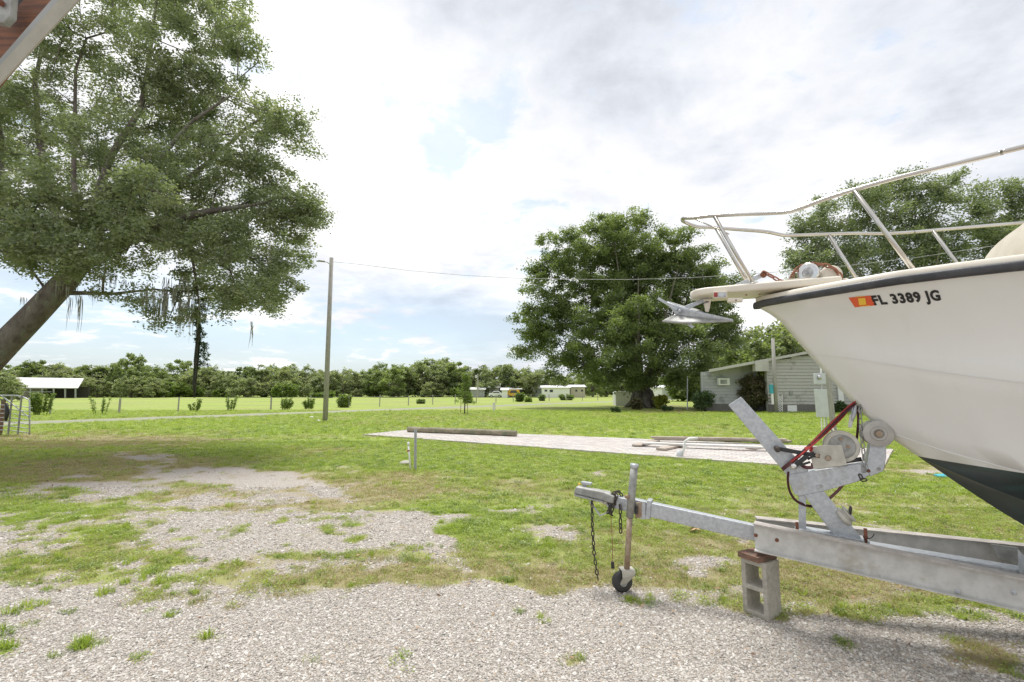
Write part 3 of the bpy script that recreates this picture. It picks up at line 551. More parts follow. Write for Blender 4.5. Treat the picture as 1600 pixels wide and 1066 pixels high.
def skeleton(guides, cent, tip=0.012, wob=0.12, expo=0.46, step=0.8, sag=0.0):
    """guides: list of (points, start radius, end radius); clusters get joined to the nearest wood"""
    nodes, par, rad0 = [], [], []
    for pts, r0, r1 in guides:
        pts = [Vector(p) for p in pts]; L = sum((pts[i + 1] - pts[i]).length for i in range(len(pts) - 1)); acc = 0
        last = None
        if nodes:
            dd = [(Vector(q) - pts[0]).length for q in nodes]; last = int(np.argmin(dd))
        for i in range(len(pts) - 1):
            seg = (pts[i + 1] - pts[i]).length; k = max(1, int(seg / (step * .6)))
            for j in range(0 if i == 0 else 1, k + 1):
                f = j / k; p = pts[i].lerp(pts[i + 1], f); rr = r0 + (r1 - r0) * ((acc + seg * f) / L) ** .8
                nodes.append(tuple(p)); par.append(-1 if last is None else last); rad0.append(rr); last = len(nodes) - 1
            acc += seg
    ng = len(nodes); base = np.array(nodes[0]); A = np.zeros((ng + len(cent) * 8 + 10, 3)); A[:ng] = nodes; cnt = ng
    pathl = np.zeros(len(A))
    for i in range(ng): pathl[i] = 0 if par[i] < 0 else pathl[par[i]] + np.linalg.norm(A[i] - A[par[i]])
    gd = np.array([np.min(np.linalg.norm(A[:ng] - c, axis=1)) for c in cent]) if len(cent) else []
    for ci in np.argsort(gd):
        c = cent[ci]; D = np.linalg.norm(A[:cnt] - c, axis=1); cost = D + 0.22 * pathl[:cnt] + np.where(A[:cnt, 2] > c[2] + .3, .5, 0)
        p = int(np.argmin(cost)); d = D[p]; k = int(min(7, max(1, d / step))); last = p
        side = rng.normal(0, wob, 3) * d * .5
        for j in range(1, k + 1):
            f = j / k; q = A[p] * (1 - f) + c * f + side * math.sin(f * 3.14) + np.array([0, 0, d * (.10 - sag) * math.sin(f * 3.14)])
            A[cnt] = q; pathl[cnt] = pathl[last] + np.linalg.norm(q - A[last]); par.append(last); rad0.append(0); last = cnt; cnt += 1
    w = np.zeros(cnt); ch = [[] for _ in range(cnt)]
    for i in range(cnt):
        if par[i] >= 0: ch[par[i]].append(i)
    order = list(range(cnt))
    for i in reversed(order):
        if not ch[i]: w[i] = 1
        if par[i] >= 0: w[par[i]] += w[i]
    rad = tip * w ** expo
    for i in range(ng): rad[i] = rad0[i]
    for i in range(ng, cnt): rad[i] = min(rad[i], rad[par[i]] * .85 if par[i] < ng else rad[par[i]])
    mb = MB(); used = set()
    for i in range(cnt):
        for c in ch[i]:
            if (i, c) in used: continue
            if i != 0 and c != max(ch[i], key=lambda q2: w[q2]) or par[i] < 0 or c >= ng and i < ng or i == 0:
                run = [i]; cur = c
                while True:
                    used.add((run[-1], cur)); run.append(cur)
                    if not ch[cur]: break
                    nx_ = max(ch[cur], key=lambda q2: (q2 < ng, w[q2]))
                    if cur < ng and nx_ >= ng: break
                    cur = nx_
                rr = [rad[q2] for q2 in run]
                if run[0] < ng <= run[1]: rr[0] = rad[run[1]] * 1.15
                mx = max(rr); mb.tube([A[q2] for q2 in run], rr, 12 if mx > .15 else (7 if mx > .05 else 4), cap=False)
    return mb
def tree(name, label, cat, group, base, guides, cent, rad, per, size, leafm, barkm='bark', tip=0.012, roots=True, **kw):
    base = Vector(base); r = empty(name, base, label, cat, group)
    sk = skeleton(guides, cent, tip=tip, step=kw.pop('step', .8), sag=kw.pop('sag', 0.0))
    if roots:
        r0 = guides[0][1]; 
        for k in range(7):
            a = k * .9 + .3; dv = Vector((math.cos(a), math.sin(a), 0)); sk.tube([base + Vector((0, 0, r0 * 1.6)) + dv * r0 * .55, base + dv * r0 * 1.05 + Vector((0, 0, r0 * .45)), base + dv * r0 * 1.9 - Vector((0, 0, .08))], [r0 * .45, r0 * .36, r0 * .12], 7)
    sk.build('trunk', barkm, r, smooth=True)
    q, rn = leaf_quads(cent, rad, per, size, **kw); tag(quads('crown', q, leafm, r, rn), kind='stuff')
    return r
def lobes_px(L, d0, cr, dens, dj=1.2):
    C_ = []
    for px, py, rx, ry, dd, w in L:
        d = d0 + dd; c = W(px, py, d); sx, sy = rx * d / FPX, ry * d / FPX; n = max(1, int(dens * 3.2 * w * sx * sy / (cr * cr)))
        u = rng.normal(0, 1, (n, 3)); u /= np.linalg.norm(u, axis=1, keepdims=True); u *= rng.random((n, 1)) ** .4
        C_.append(np.array(c) + u * np.array([sx, max(sx, 1.0) * dj, sy]))
    return np.concatenate(C_)
# --- the big oak at the left
OD = 13.5
OL = [(300, 50, 95, 50, 0, 1), (365, 65, 38, 32, 0, 1), (300, 0, 90, 40, 1, 1), (230, 110, 80, 50, -1, .8), (330, 150, 80, 55, 0, 1.1), (430, 190, 48, 44, 0, 1), (455, 215, 30, 45, 0, .9), (385, 110, 25, 25, 1, .6),
 (290, 175, 90, 60, 1, 1), (380, 270, 90, 60, 0, 1.2), (290, 260, 70, 60, 1, .7), (440, 320, 60, 50, 0, 1.2), (470, 340, 32, 48, 0, 1.1), (400, 380, 80, 50, 1, 1.2), (330, 380, 80, 50, -1, 1.0), (450, 430, 48, 40, 0, 1),
 (390, 465, 55, 36, 1, 1), (350, 490, 40, 18, 0, .8), (285, 430, 60, 32, 1, .55), (250, 480, 30, 26, -1, .7), (280, 330, 80, 50, 0, 1), (200, 340, 70, 45, -1, 1.1), (130, 350, 80, 50, -1.5, 1.3), (60, 340, 70, 55, -1.5, 1.3),
 (20, 390, 60, 30, -1, 1.1), (100, 410, 55, 24, -2, 1.2), (-40, 330, 80, 70, 0, 1), (200, 400, 50, 30, 0, .6), (170, 445, 45, 16, 0, .45), (195, 470, 14, 8, 0, .7), (60, 430, 60, 14, 0, .3),
 (60, 90, 70, 70, 0, .8), (140, 50, 80, 50, 0, .9), (20, 170, 60, 50, 0, .6), (110, 170, 60, 40, 1, .4), (200, 200, 45, 35, 0, .45), (40, 250, 50, 40, 1, .5), (110, 270, 50, 25, 2, .35), (170, 120, 40, 30, 2, .6),
 (-100, 150, 120, 120, 0, .8), (-150, 320, 110, 90, 0, .8), (100, -80, 160, 70, 0, .8), (270, -70, 100, 50, 0, .8), (-80, -40, 120, 90, 0, .8), (-300, 200, 130, 150, 1, .7), (-300, 350, 120, 60, 0, .7), (-200, 30, 120, 100, 1, .7),
 (150, 250, 150, 120, 3.5, .35), (300, 330, 130, 90, 3.5, .5), (50, 200, 120, 120, 4, .3), (400, 440, 70, 50, -1, .8), (350, 450, 70, 40, 1.5, .6), (30, 385, 60, 32, -2.8, 1.2), (110, 385, 60, 30, -3, 1), (290, 470, 22, 36, .3, .8), (260, 500, 18, 14, -.6, .8), (100, 300, 100, 40, -2.5, .6), (200, 260, 80, 50, -2, .55), (250, 320, 80, 40, -2.5, .8), (130, 210, 90, 50, -2, .45), (60, 372, 90, 34, -2.6, .9), (230, 370, 60, 40, -2.4, .5)]
cent = lobes_px(OL, OD, 0.42, 0.98, 1.0); print('oak clusters', len(cent))
rad = rng.uniform(.38, .64, len(cent))
def wp(*a): return [W(px, py, OD + dd) for px, py, dd in a]
ob = G(-150, 700); ob = Vector((W(-150, 600, OD).x, OD, 0))
g0 = [ob, W(-95, 640, OD), W(-40, 588, OD), W(8, 538, OD), W(55, 490, OD), W(104, 438, OD), W(118, 420, OD)]
ms = lambda q: q * OD / FPX
GU = [(g0, ms(24), ms(16)), (wp((110, 420, 0), (150, 395, 0), (200, 372, -.2), (260, 345, -.5), (330, 330, -.8), (400, 320, -1)), ms(17), ms(2)),
 (wp((0, 548, 0), (-28, 480, .6), (-14, 400, 1), (-5, 330, 1), (5, 230, 1.4), (-15, 130, 1.6), (0, 30, 1.8)), ms(9), ms(2)),
 (wp((110, 420, 0), (95, 350, .4), (72, 290, .6), (60, 200, .8), (55, 130, .8), (70, 50, 1)), ms(10), ms(2)),
 (wp((110, 420, 0), (122, 340, .3), (115, 280, .5), (117, 190, .5), (118, 110, .4), (135, 60, .2), (175, 48, .2)), ms(6), ms(1.2)),
 (wp((150, 395, 0), (155, 300, .2), (170, 250, .2), (185, 225, 0), (220, 170, -.2), (235, 80, -.2), (245, 0, 0)), ms(8.5), ms(1.5)),
 (wp((200, 372, -.2), (230, 300, -.4), (255, 240, -.6), (300, 190, -.8), (360, 150, -1)), ms(6.5), ms(1.5)),
 (wp((260, 345, -.5), (280, 290, .4), (330, 250, .8), (385, 200, 1), (420, 178, 1)), ms(6), ms(2)),
 (wp((100, 458, .1), (130, 458, .3), (180, 459, .4), (240, 452, .5)), ms(4), ms(1.6)),
 (wp((200, 372, -.2), (270, 380, .5), (340, 410, .9), (400, 450, 1.1)), ms(5), ms(1.2)),
 (wp((260, 345, -.5), (300, 400, .2), (308, 450, .4), (311, 480, .4)), ms(4), ms(1))]
oak = tree('live_oak', 'huge leaning live oak hung with grey moss beside the metal gate', 'tree', None, ob, GU, cent, rad, 330, 0.09, 'leaf_oak', tip=0.010, step=.7, roots=True, sub=10, subr=.36)
# hanging moss strands
mb = MB(); mb2 = MB()
def strand(mb_, p, L, r, n=5):
    pts = [p]; q = Vector(p)
    for i in range(4): q = q + Vector((random.uniform(-.02, .02), random.uniform(-.02, .02), -L / 4)); pts.append(q.copy())
    mb_.tube(pts, [r * .6, r, r * .8, r * .5, r * .1], n, cap=False)
for px, py, w, L, n in [(95, 440, 25, .55, 14), (118, 460, 8, 1.0, 4), (125, 462, 4, 1.15, 4), (160, 420, 16, .6, 8), (175, 425, 8, .5, 5), (65, 462, 6, .45, 5), (240, 455, 26, 1.0, 26), (247, 470, 14, 1.0, 14), (285, 440, 26, .9, 20), (300, 470, 18, .9, 20), (395, 505, 3, .55, 4), (203, 465, 3, .4, 2), (330, 470, 25, .5, 8), (45, 470, 10, .4, 4), (210, 430, 18, .5, 6), (150, 455, 12, .45, 5)]:
    for k in range(max(2, int(n * .6))):
        a = W(px + random.uniform(-w, w), py + random.uniform(-8, 10), OD + random.uniform(-.6, .8)); Ls = L * random.uniform(.5, 1.1)
        for j in range(5): strand(mb, a + Vector((random.uniform(-.05, .05), random.uniform(-.05, .05), 0)), Ls * random.uniform(.5, 1.15), .008)
tag(mb.build('hanging_moss', 'moss', oak, smooth=True), kind='stuff')
vp = [W(311, 480, OD + .4), W(312, 520, OD + .4), W(309, 560, OD + .4), W(306, 595, OD + .4), W(305, 622, OD + .4)]
for k in range(9):
    o_ = Vector((random.uniform(-.07, .07), random.uniform(-.07, .07), 0)); mb2.tube([p + o_ * (1 - i * .12) + Vector((random.uniform(-.03, .03), 0, 0)) for i, p in enumerate(vp)], [.02, .028, .026, .018, .004], 5)
mb2.build('hanging_vine', 'vine', oak, smooth=True)
vc = np.array([tuple(W(312 + random.uniform(-6, 10), y, OD + .4)) for y in np.linspace(470, 575, 30)]); q, rn = leaf_quads(vc, np.full(30, .12), 90, .06); tag(quads('vine_foliage', q, 'leaf_dark', oak, rn), kind='stuff')

def auto_tree(name, label, cat, group, base, d, trunk_r, L, cr, dens, per, size, leafm, fork=(0, 0), limbs=9, tip=.014, seed=1, **kw):
    random.seed(seed); base = Vector(base); cent = lobes_px(L, d, cr, dens, kw.pop('dj', 1.0)); print(name, len(cent)); rad = rng.uniform(cr * .95, cr * 1.6, len(cent))
    fz = Vector(fork) if len(fork) == 3 else W(*fork, d); top = cent[:, 2].max(); GU = [([base, base.lerp(fz, .5), fz], trunk_r, trunk_r * .8)]
    ext = (cent[:, 0].max() - cent[:, 0].min()) / 2
    for k in range(limbs):
        a = 6.283 * k / limbs + random.uniform(-.3, .3); rr = ext * random.uniform(.25, .62); h = (top - fz.z) * random.uniform(.5, .85) * (1.1 - .5 * rr / ext)
        e = fz + Vector((math.cos(a) * rr, math.sin(a) * rr, h)); m = fz.lerp(e, .45) + Vector((math.cos(a) * rr * .12, 0, -h * .03))
        GU.append(([fz, m, e], trunk_r * random.uniform(.22, .32), trunk_r * .03))
    return tree(name, label, cat, group, base, GU, cent, rad, per, size, leafm, tip=tip, **kw)
T2 = G(1005, 637)
L2 = [(985, 400, 60, 45, 0, 1), (940, 385, 55, 40, 0, 1), (1040, 400, 60, 40, 0, 1), (1085, 420, 50, 40, 0, 1), (890, 400, 45, 35, 0, 1), (860, 440, 45, 40, 0, 1), (850, 385, 20, 18, 0, .6), (1120, 460, 45, 45, 0, 1), (950, 355, 30, 18, 0, 1), (990, 352, 35, 18, 0, 1), (925, 360, 14, 14, 0, .8), (1060, 372, 22, 14, 0, .7),
 (840, 500, 38, 45, 0, 1), (830, 545, 30, 25, 0, .8), (870, 520, 50, 45, 0, 1), (930, 470, 70, 60, 0, 1), (1000, 470, 70, 60, 0, .9), (1080, 490, 65, 60, 0, 1), (1140, 500, 32, 40, 0, .9), (890, 575, 50, 22, 0, 1), (950, 585, 50, 14, -2, .8), (1020, 590, 50, 12, -2, .9), (1070, 575, 50, 26, 0, 1.1), (1110, 545, 40, 30, 0, .9), (930, 550, 60, 40, -2, .9), (1000, 540, 60, 40, 2, .5), (1050, 596, 35, 10, -1, .6), (1005, 600, 34, 9, -3, 1.2), (960, 592, 36, 12, -3, .8), (1000, 560, 80, 24, -4, .9), (980, 500, 80, 40, -4, .7), (1060, 530, 60, 40, -4, .7), (980, 430, 100, 50, 4, .7), (985, 520, 100, 40, 4, .5)]
auto_tree('broad_oak', 'round broad oak standing alone on the lawn behind the anchor', 'tree', None, T2, T2.y, .95, L2, .9, .95, 400, .21, 'leaf_oak2', fork=(1003, 603), limbs=11, seed=5, tip=.02, step=1.4, aspect=.55)
T3 = Vector((31, 37, 0))
L3 = [(1280, 340, 35, 32, 0, 1), (1330, 325, 50, 40, 0, 1), (1400, 305, 50, 35, 0, 1), (1460, 300, 50, 32, 0, 1), (1530, 310, 45, 30, 0, 1), (1580, 320, 40, 40, 0, 1), (1262, 375, 30, 30, 0, .9), (1245, 415, 22, 30, 0, .8), (1290, 410, 60, 45, 0, 1.1), (1370, 380, 80, 60, 0, 1.2), (1470, 370, 80, 60, 0, 1.2), (1560, 390, 60, 60, 0, 1.1), (1280, 470, 50, 30, 0, .7), (1400, 460, 90, 60, 0, .8), (1540, 470, 80, 60, 0, .8), (1650, 350, 60, 60, 0, 1), (1700, 430, 80, 90, 0, .9), (1640, 500, 80, 60, 0, .7), (1310, 298, 18, 10, 0, .6), (1420, 275, 18, 10, 0, .6), (1430, 520, 90, 40, 3, .6)]
auto_tree('shade_oak', 'wide dense oak rising behind the boat rail beside the house', 'tree', None, T3, 37, .7, L3, .9, .95, 330, .20, 'leaf_oak', fork=(31, 37, 3.2), limbs=10, seed=8, tip=.018, step=1.3)
# far trees: shared prototypes
def far_proto(h, w, seed, lf='leaf_far', nc=95, per=100, size=.42, low=.04):
    random.seed(seed); base = Vector((0, 0, 0)); c = []
    while len(c) < nc:
        x, y, z = rng.uniform(-1, 1), rng.uniform(-1, 1), rng.uniform(0, 1)
        rr = math.sqrt(x * x + y * y); lim = math.sqrt(max(0, 1 - ((z - .42) / .6) ** 2)) * (0.85 + .25 * math.sin(math.atan2(y, x) * 3 + seed))
        if rr < lim and rr > lim * .35: c.append((x * w / 2, y * w / 2, h * (low + z * (1 - low) * .94)))
    c = np.array(c); rd = rng.uniform(.7, 1.25, nc) * w * .10
    gu = [([base, Vector((random.uniform(-.3, .3), 0, h * .2))], h * .035, h * .03)]
    for k in range(4):
        a = k * 1.6 + seed; gu.append(([gu[0][0][-1], Vector((math.cos(a) * w * .22, math.sin(a) * w * .22, h * .62))], h * .02, h * .006))
    return base, gu, c, rd, per, size, lf
PROT = []
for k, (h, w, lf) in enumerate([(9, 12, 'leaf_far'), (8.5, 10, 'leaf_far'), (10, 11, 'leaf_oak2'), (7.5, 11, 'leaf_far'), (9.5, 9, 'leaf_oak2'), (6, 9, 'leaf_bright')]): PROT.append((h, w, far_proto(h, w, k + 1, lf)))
first = [None] * 6; treen = 0
def place_far(k, loc, sc_, rz, sz=1.0, label=None, group='trees of the far tree line'):
    h, w, (b_, gu, c, rd, per, size, lf) = PROT[k]
    if first[k] is None:
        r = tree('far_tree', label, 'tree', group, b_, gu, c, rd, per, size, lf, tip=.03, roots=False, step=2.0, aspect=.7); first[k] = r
    else:
        s = first[k]; r = s.copy(); COL.objects.link(r)
        for chd in list(s.children):
            q = chd.copy(); COL.objects.link(q); q.parent = r
        r['label'] = label
    if group: r['group'] = group
    elif 'group' in r: del r['group']
    r.location = loc; r.scale = (sc_, sc_, sc_ * sz); r.rotation_euler = (0, 0, rz); return r
FT = 'rounded tree in the unbroken green line across the far pasture'
random.seed(3)
SEG = [(30, 'left of the barn'), (135, 'behind the barn'), (240, 'between barn and hanging vine'), (330, 'behind the hanging vine'), (420, 'right of the hanging vine'), (505, 'left of the light pole'), (580, 'right of the light pole'), (640, 'above the standpipe'), (700, 'above the fallen pole'), (760, 'behind the young tree'), (830, 'behind the yellow van'), (900, 'behind the mobile home'), (1000, 'left of the broad oak trunk'), (1100, 'between oak and house'), (9999, 'behind the house')]
ORDW = ['first', 'second', 'third', 'fourth', 'fifth', 'sixth', 'seventh', 'eighth']; CNT = {}
def seg_label(px, dj, h, k):
    w = next(t_ for e_, t_ in SEG if px < e_); c = ('dark' if k in (2, 4) else 'pale green' if k == 5 else 'mid green'); r_ = 'second row' if dj else 'front row'
    CNT[(c, r_, w)] = i_ = CNT.get((c, r_, w), -1) + 1
    return '%s %s tree from left, %s of woods, %s' % (ORDW[min(i_, 7)], c, r_, w)
def low_label(lab, px):
    w = next(t_ for e_, t_ in SEG if px < e_); CNT[(lab, w)] = i_ = CNT.get((lab, w), -1) + 1; return '%s %s, %s' % (ORDW[min(i_, 7)], lab, w)
def row(x0, x1, step_, base_y, top_f, ks, lab, grp, jit=1.2, dj=0):
    px = x0
    while px < x1:
        by = base_y + random.uniform(-.3, .3); d = G(px, by).y + random.uniform(-4, 4) + dj; k = random.choice(ks); ty = top_f(px) + random.uniform(-6, 9)
        hgt_ = W(px, ty, d).z; h0 = PROT[k][0]; s_ = hgt_ / h0; p = W(px, by, d)
        lab_ = seg_label(px, dj, PROT[k][0] * s_, k) if lab == FT else low_label(lab, px)
        place_far(k, (p.x, d, -.05), s_ * random.uniform(.9, 1.25), random.uniform(0, 6.28), random.uniform(.82, 1.02), lab_, grp)
        px += step_ * random.uniform(.7, 1.3)
topf = lambda p: np.interp(p, [-200, 0, 100, 180, 260, 300, 330, 440, 480, 520, 580, 640, 700, 760, 830, 900, 960, 1100, 1300, 1600, 1800], [578, 576, 570, 572, 572, 566, 572, 570, 578, 576, 566, 562, 566, 574, 576, 578, 580, 578, 575, 570, 570])
row(-140, 1180, 24, 620.3, topf, (0, 1, 2, 3, 4), FT, 'trees of the far tree line')
row(-140, 1180, 30, 618.6, lambda p: topf(p) + 2, (0, 2, 3, 4), FT, 'trees of the far tree line', dj=14)
row(150, 520, 32, 621.0, lambda p: topf(p) + 28, (3, 5, 1), 'low bright bushy tree before the woods', 'low trees before the far tree line')
row(100, 250, 26, 621.5, lambda p: 592, (3, 1), 'low bushy tree at the barn end', 'low trees by the barn')
row(560, 820, 40, 620.6, lambda p: 597, (3, 5), 'low rounded tree at the foot of the woods', 'low trees at the foot of the woods')
random.seed(9)
tl = W(208, 552, 118); place_far(4, (tl.x, 118, 0), 1.06, .4, 1.05, 'open crowned tall tree standing above the tree line at left', 'trees of the far tree line').scale = (.75, .75, 1.16)
first_l = W(20, 600, 60)
place_far(1, (W(10, 600, 70).x, 70, 0), .48, 0, 1, 'small dark round tree in front of the white roofed barn, at the picture edge', None)
# small background trees around the house
for px, ty, d, k, lab in [(1170, 530, 62, 1, 'green tree rising behind the left end of the house roof'), (1215, 508, 58, 0, 'rounded green tree above the house roof under the boat bow'), (1262, 520, 60, 2, 'tree above the house roof touching the boat stem'), (1320, 520, 66, 0, 'tree standing behind the house and the hull'), (1190, 517, 50, 2, 'fuller nearer tree crown just above the left half of the house roof'), (1240, 506, 52, 1, 'nearest tree crown above the house roof beside the wooden pole'), (1120, 560, 70, 3, 'low tree between the broad oak and the house'), (1075, 575, 74, 5, 'bright low tree seen under the broad oak')]:
    h = W(px, ty, d).z; p = W(px, 600, d); place_far(k, (p.x, d, 0), h / PROT[k][0] * 1.03, px, 1, lab, 'trees behind the house')
# shrubs
def shrub(name, label, cat, group, px, py, w_px, h_px, leafm, per=140, n=22, size=None, dd=0, stems=6, group_=None):
    b_ = G(px, py); d = b_.y; w = w_px * d / FPX; h = h_px * d / FPX; r = empty(name, b_, label, cat, group)
    c = rng.normal(0, 1, (n, 3)); c /= np.linalg.norm(c, axis=1, keepdims=True); c *= rng.random((n, 1)) ** .35; c = c * [w * .38, w * .32, h * .40] + np.array([b_.x, b_.y, h * .5])
    q, rn = leaf_quads(c, np.full(n, min(w, h) * .2), per, size or d / FPX * 3.2, up=.2); q[..., 2] = np.maximum(q[..., 2], .01); tag(quads('foliage', q, leafm, r, rn), kind='stuff')
    mb = MB()
    for k in range(stems): e_ = c[k % n]; mb.tube([b_ + Vector((random.uniform(-.1, .1) * w, 0, -.02)), Vector(e_)], [d / FPX * .8, d / FPX * .3], 4, cap=False)
    mb.build('stem', 'vine', r); return r
shrub('shrub', 'tall reddish green shrub against the house beside the teal pole', 'shrub', None, 1181, 643, 60, 60, 'leaf_red', n=60)
shrub('shrub', 'bushy green shrub at the left corner of the house', 'shrub', None, 1101, 643, 42, 34, 'leaf_dark', n=40)
shrub('shrub', 'low dark shrub at the oak trunk foot right of the white tank', 'shrub', None, 993, 641, 24, 20, 'leaf_red', n=30)
shrub('shrub', 'yellow leafed shrub just right of the broad oak trunk', 'shrub', None, 1032, 639, 26, 26, 'leaf_yellow', n=20)
shrub('shrub', 'small spiky dark plant right of the oak roots', 'shrub', None, 1043, 643, 20, 10, 'leaf_dark', n=12)
shrub('shrub', 'low dark leafy bush left of the oak roots', 'shrub', None, 962, 645, 18, 9, 'leaf_dark', n=12)
shrub('shrub', 'dark green bush below the hull beside the meter post', 'shrub', None, 1312, 645, 24, 20, 'leaf_dark', n=20)
shrub('shrub', 'pale green weed bush at the sunny left edge of the house', 'shrub', None, 1090, 640, 14, 20, 'leaf_bright', n=12)
# weeds and posts along the pasture fence
def weed(px, py, w_px, h_px, dense, lab):
    b_ = G(px, py); d = b_.y; k_ = d / FPX; r = empty('weed_clump', b_, lab, 'weed', 'tall weeds along the pasture fence'); mb = MB(); C_ = []
    ns = int(5 + dense * 16)
    for i in range(ns):
        o_ = Vector((random.uniform(-.4, .4) * w_px * k_, random.uniform(-.3, .3), 0)); hh2 = h_px * k_ * random.uniform(.6, 1.05); e_ = b_ + o_ * 1.25 + Vector((0, 0, hh2)); mb.tube([b_ + o_ * .7, e_], [k_ * .35, k_ * .15], 4, cap=False)
        for f in np.linspace(.25, 1, 7): C_.append(tuple((b_ + o_ * .7).lerp(e_, f)))
    mb.build('stem', 'leaf_bright', r); C_ = np.array(C_); q, rn = leaf_quads(C_, np.full(len(C_), k_ * (1.3 + dense * 1.7)), int(12 + dense * 30), k_ * 2.6, flat=1.2); tag(quads('foliage', q, 'leaf_bright', r, rn), kind='stuff')
random.seed(21)
for px, py, w, h, dn, lab in [(62, 649, 26, 32, .9, 'thick green weed clump just right of the metal gate'), (157, 648, 26, 30, .12, 'thin leggy weed clump standing alone between gate and second post'), (303, 643, 20, 18, .15, 'sparse weed clump below the hanging vine'), (360, 642, 14, 24, .12, 'thin upright weeds around a fence post'), (444, 640, 24, 18, .35, 'spiky weed clump to the right of the dark fence post'), (484, 639, 20, 16, .25, 'spiky weed clump just left of the tall light pole'), (538, 637, 20, 18, 1.0, 'round dense weed bush just right of the tall light pole'), (732, 630, 8, 14, .9, 'weed clump right behind the small young tree'), (658, 631, 9, 5, .7, 'small weed clump at the foot of the far fence left of the young tree'), (812, 628, 10, 12, .9, 'green weed clump by the fence under the parked yellow vehicle'), (826, 628.5, 7, 5, .9, 'low weed clump right of the taller one by the yellow vehicle'), (847, 626.5, 7, 8, .6, 'small weed clump before the white mobile home'), (887, 625.5, 26, 8, .5, 'wide low weed clump before the right end of the mobile home'), (505, 622, 36, 6, .9, 'hedge like weed clump far out in the pasture left of the pole')]:
    weed(px, py, w, h, dn, lab)
FP = [(-60, 650), (-20, 649), (78, 647.5), (186, 645.5), (278, 643.5), (356, 641.5), (423, 640), (485, 638.5), (545, 637), (593, 635.3), (638, 633.7), (676, 632.3), (711, 631.2), (744, 630.2), (775, 629.2), (802, 628.4), (830, 627.6), (858, 627), (885, 626.5), (910, 626), (934, 625.5)]
fence = empty('pasture_fence', G(400, 641), 'long wire fence with thin grey posts along the far side of the lane', 'fence'); tops = []
for i, (px, py) in enumerate(FP):
    p = G(px, py); h = random.uniform(1.02, 1.18); r = .055 if i not in (6, 3) else .075; l_ = Vector((random.uniform(-.04, .04), 0, 0))
    MB().tube([p - Vector((0, 0, .1)), p + l_ + Vector((0, 0, h))], [r, r * .9], 8).build('post', 'wood_pole', fence); tops.append(p)
for hz in (.35, .7, 1.0): MB().tube([p + Vector((0, -.06, hz)) for p in tops], .006, 4).build('wire', 'wire', fence)
# young staked tree
b_ = G(726, 646.5); yt = empty('young_tree', b_, 'small young evergreen tree with wooden stakes on the lawn', 'tree'); k_ = b_.y / FPX
mb = MB().tube([b_, b_ + Vector((0, 0, 58 * k_))], [.05, .015], 6); C_ = []; Rr = []
random.seed(4)
for i in range(60):
    f = random.uniform(.26, 1.0); rr = (13 * k_) * (1.15 - f) ** .7 * random.uniform(.3, 1.15); a = random.uniform(0, 6.28); e_ = b_ + Vector((math.cos(a) * rr, math.sin(a) * rr, 60 * k_ * f + .15 * rr)); mb.tube([b_ + Vector((0, 0, 60 * k_ * f - .3 * rr)), e_], [.012, .004], 4, cap=False); C_.append(tuple(e_)); Rr.append(.20)
mb.build('trunk', 'bark', yt, smooth=True); q, rn = leaf_quads(np.array(C_), np.array(Rr), 70, .12, aspect=.3); tag(quads('crown', q, 'leaf_bright', yt, rn), kind='stuff')
for sx in (-.28, .22): MB().tube([b_ + Vector((sx, -.1, 0)), b_ + Vector((sx * .9, -.1, .95))], .02, 6).build('stake', 'plank_red', yt)
# ------------------------------------------------------------------ buildings and street things
def px_box(mb, x0, y0, x1, y1, d, depth):           # upright box whose front spans these pixels at depth d
    a, b2 = W(x0, y1, d), W(x1, y0, d); mb.box(((a.x + b2.x) / 2, d + depth / 2, (a.z + b2.z) / 2), (abs(b2.x - a.x), depth, abs(b2.z - a.z))); return mb
HD = G(1240, 644).y
hs = empty('house', G(1200, 644), 'low grey sided house with shallow pitched roof behind the meter post', 'house')
xa, xb, xc = W(1098, 620, HD + 1.5).x, W(1216, 620, HD + 1.5).x, W(1200, 620, HD).x
xd = xc + 7.2
def roofz(x): z0, z1 = W(1117, 577.5, HD).z, W(1268, 549.5, HD).z; x0, x1 = W(1117, 577, HD).x, W(1268, 549, HD).x; return z0 + (x - x0) * (z1 - z0) / (x1 - x0) - max(0, x - (x1 + 2.2)) * (z1 - z0) / (x1 - x0) * 2
fh = W(1150, 632, HD).z
for x0, x1, dd, mt in ((xa, xc + .02, 1.5, 'siding'), (xc, xd, 0, 'siding2')):
    y = HD + dd; zt = [roofz(x0), roofz(x1)]
    MB().prism([Vector((x0, y + .2, 0)), Vector((x1, y + .2, 0)), Vector((x1, y + .2, zt[1] - .1)), Vector((x0, y + .2, zt[0] - .1))], (0, .3, 0)).build('wall', mt, hs)
    MB().box(((x0 + x1) / 2, y + .19, fh / 2), (x1 - x0 - .02, .36, fh)).build('foundation', 'found', hs)
    z = fh; bh = .245
    while z < max(zt) - .1:
        s0 = x0; s1 = x1; top = z + bh
        if mt == 'siding2' or True:
            for xx in np.linspace(x0, x1, 60):
                if roofz(xx) - .13 > top - bh * .4: s0 = xx if mt != 'siding' or True else x0; break
            else: break
            s1b = [xx for xx in np.linspace(x0, x1, 60) if roofz(xx) - .13 > top - bh * .4]; s0, s1 = min(s1b), max(s1b)
        if s1 - s0 > .3:
            mb = MB().add([(s0, y + .0, z), (s1, y + .0, z), (s1, y + .045, z - .028 + bh), (s0, y + .045, z - .028 + bh), (s0, y + .05, z), (s1, y + .05, z)], [(4, 5, 2, 3), (0, 4, 3), (1, 2, 5), (0, 1, 5, 4), (0, 1, 2, 3)]); mb.build('board', mt, hs)
        z += bh
MB().box((xa - .02, HD + 1.48, roofz(xa) / 2), (.12, .1, roofz(xa) - .1)).build('corner_trim', 'siding', hs)
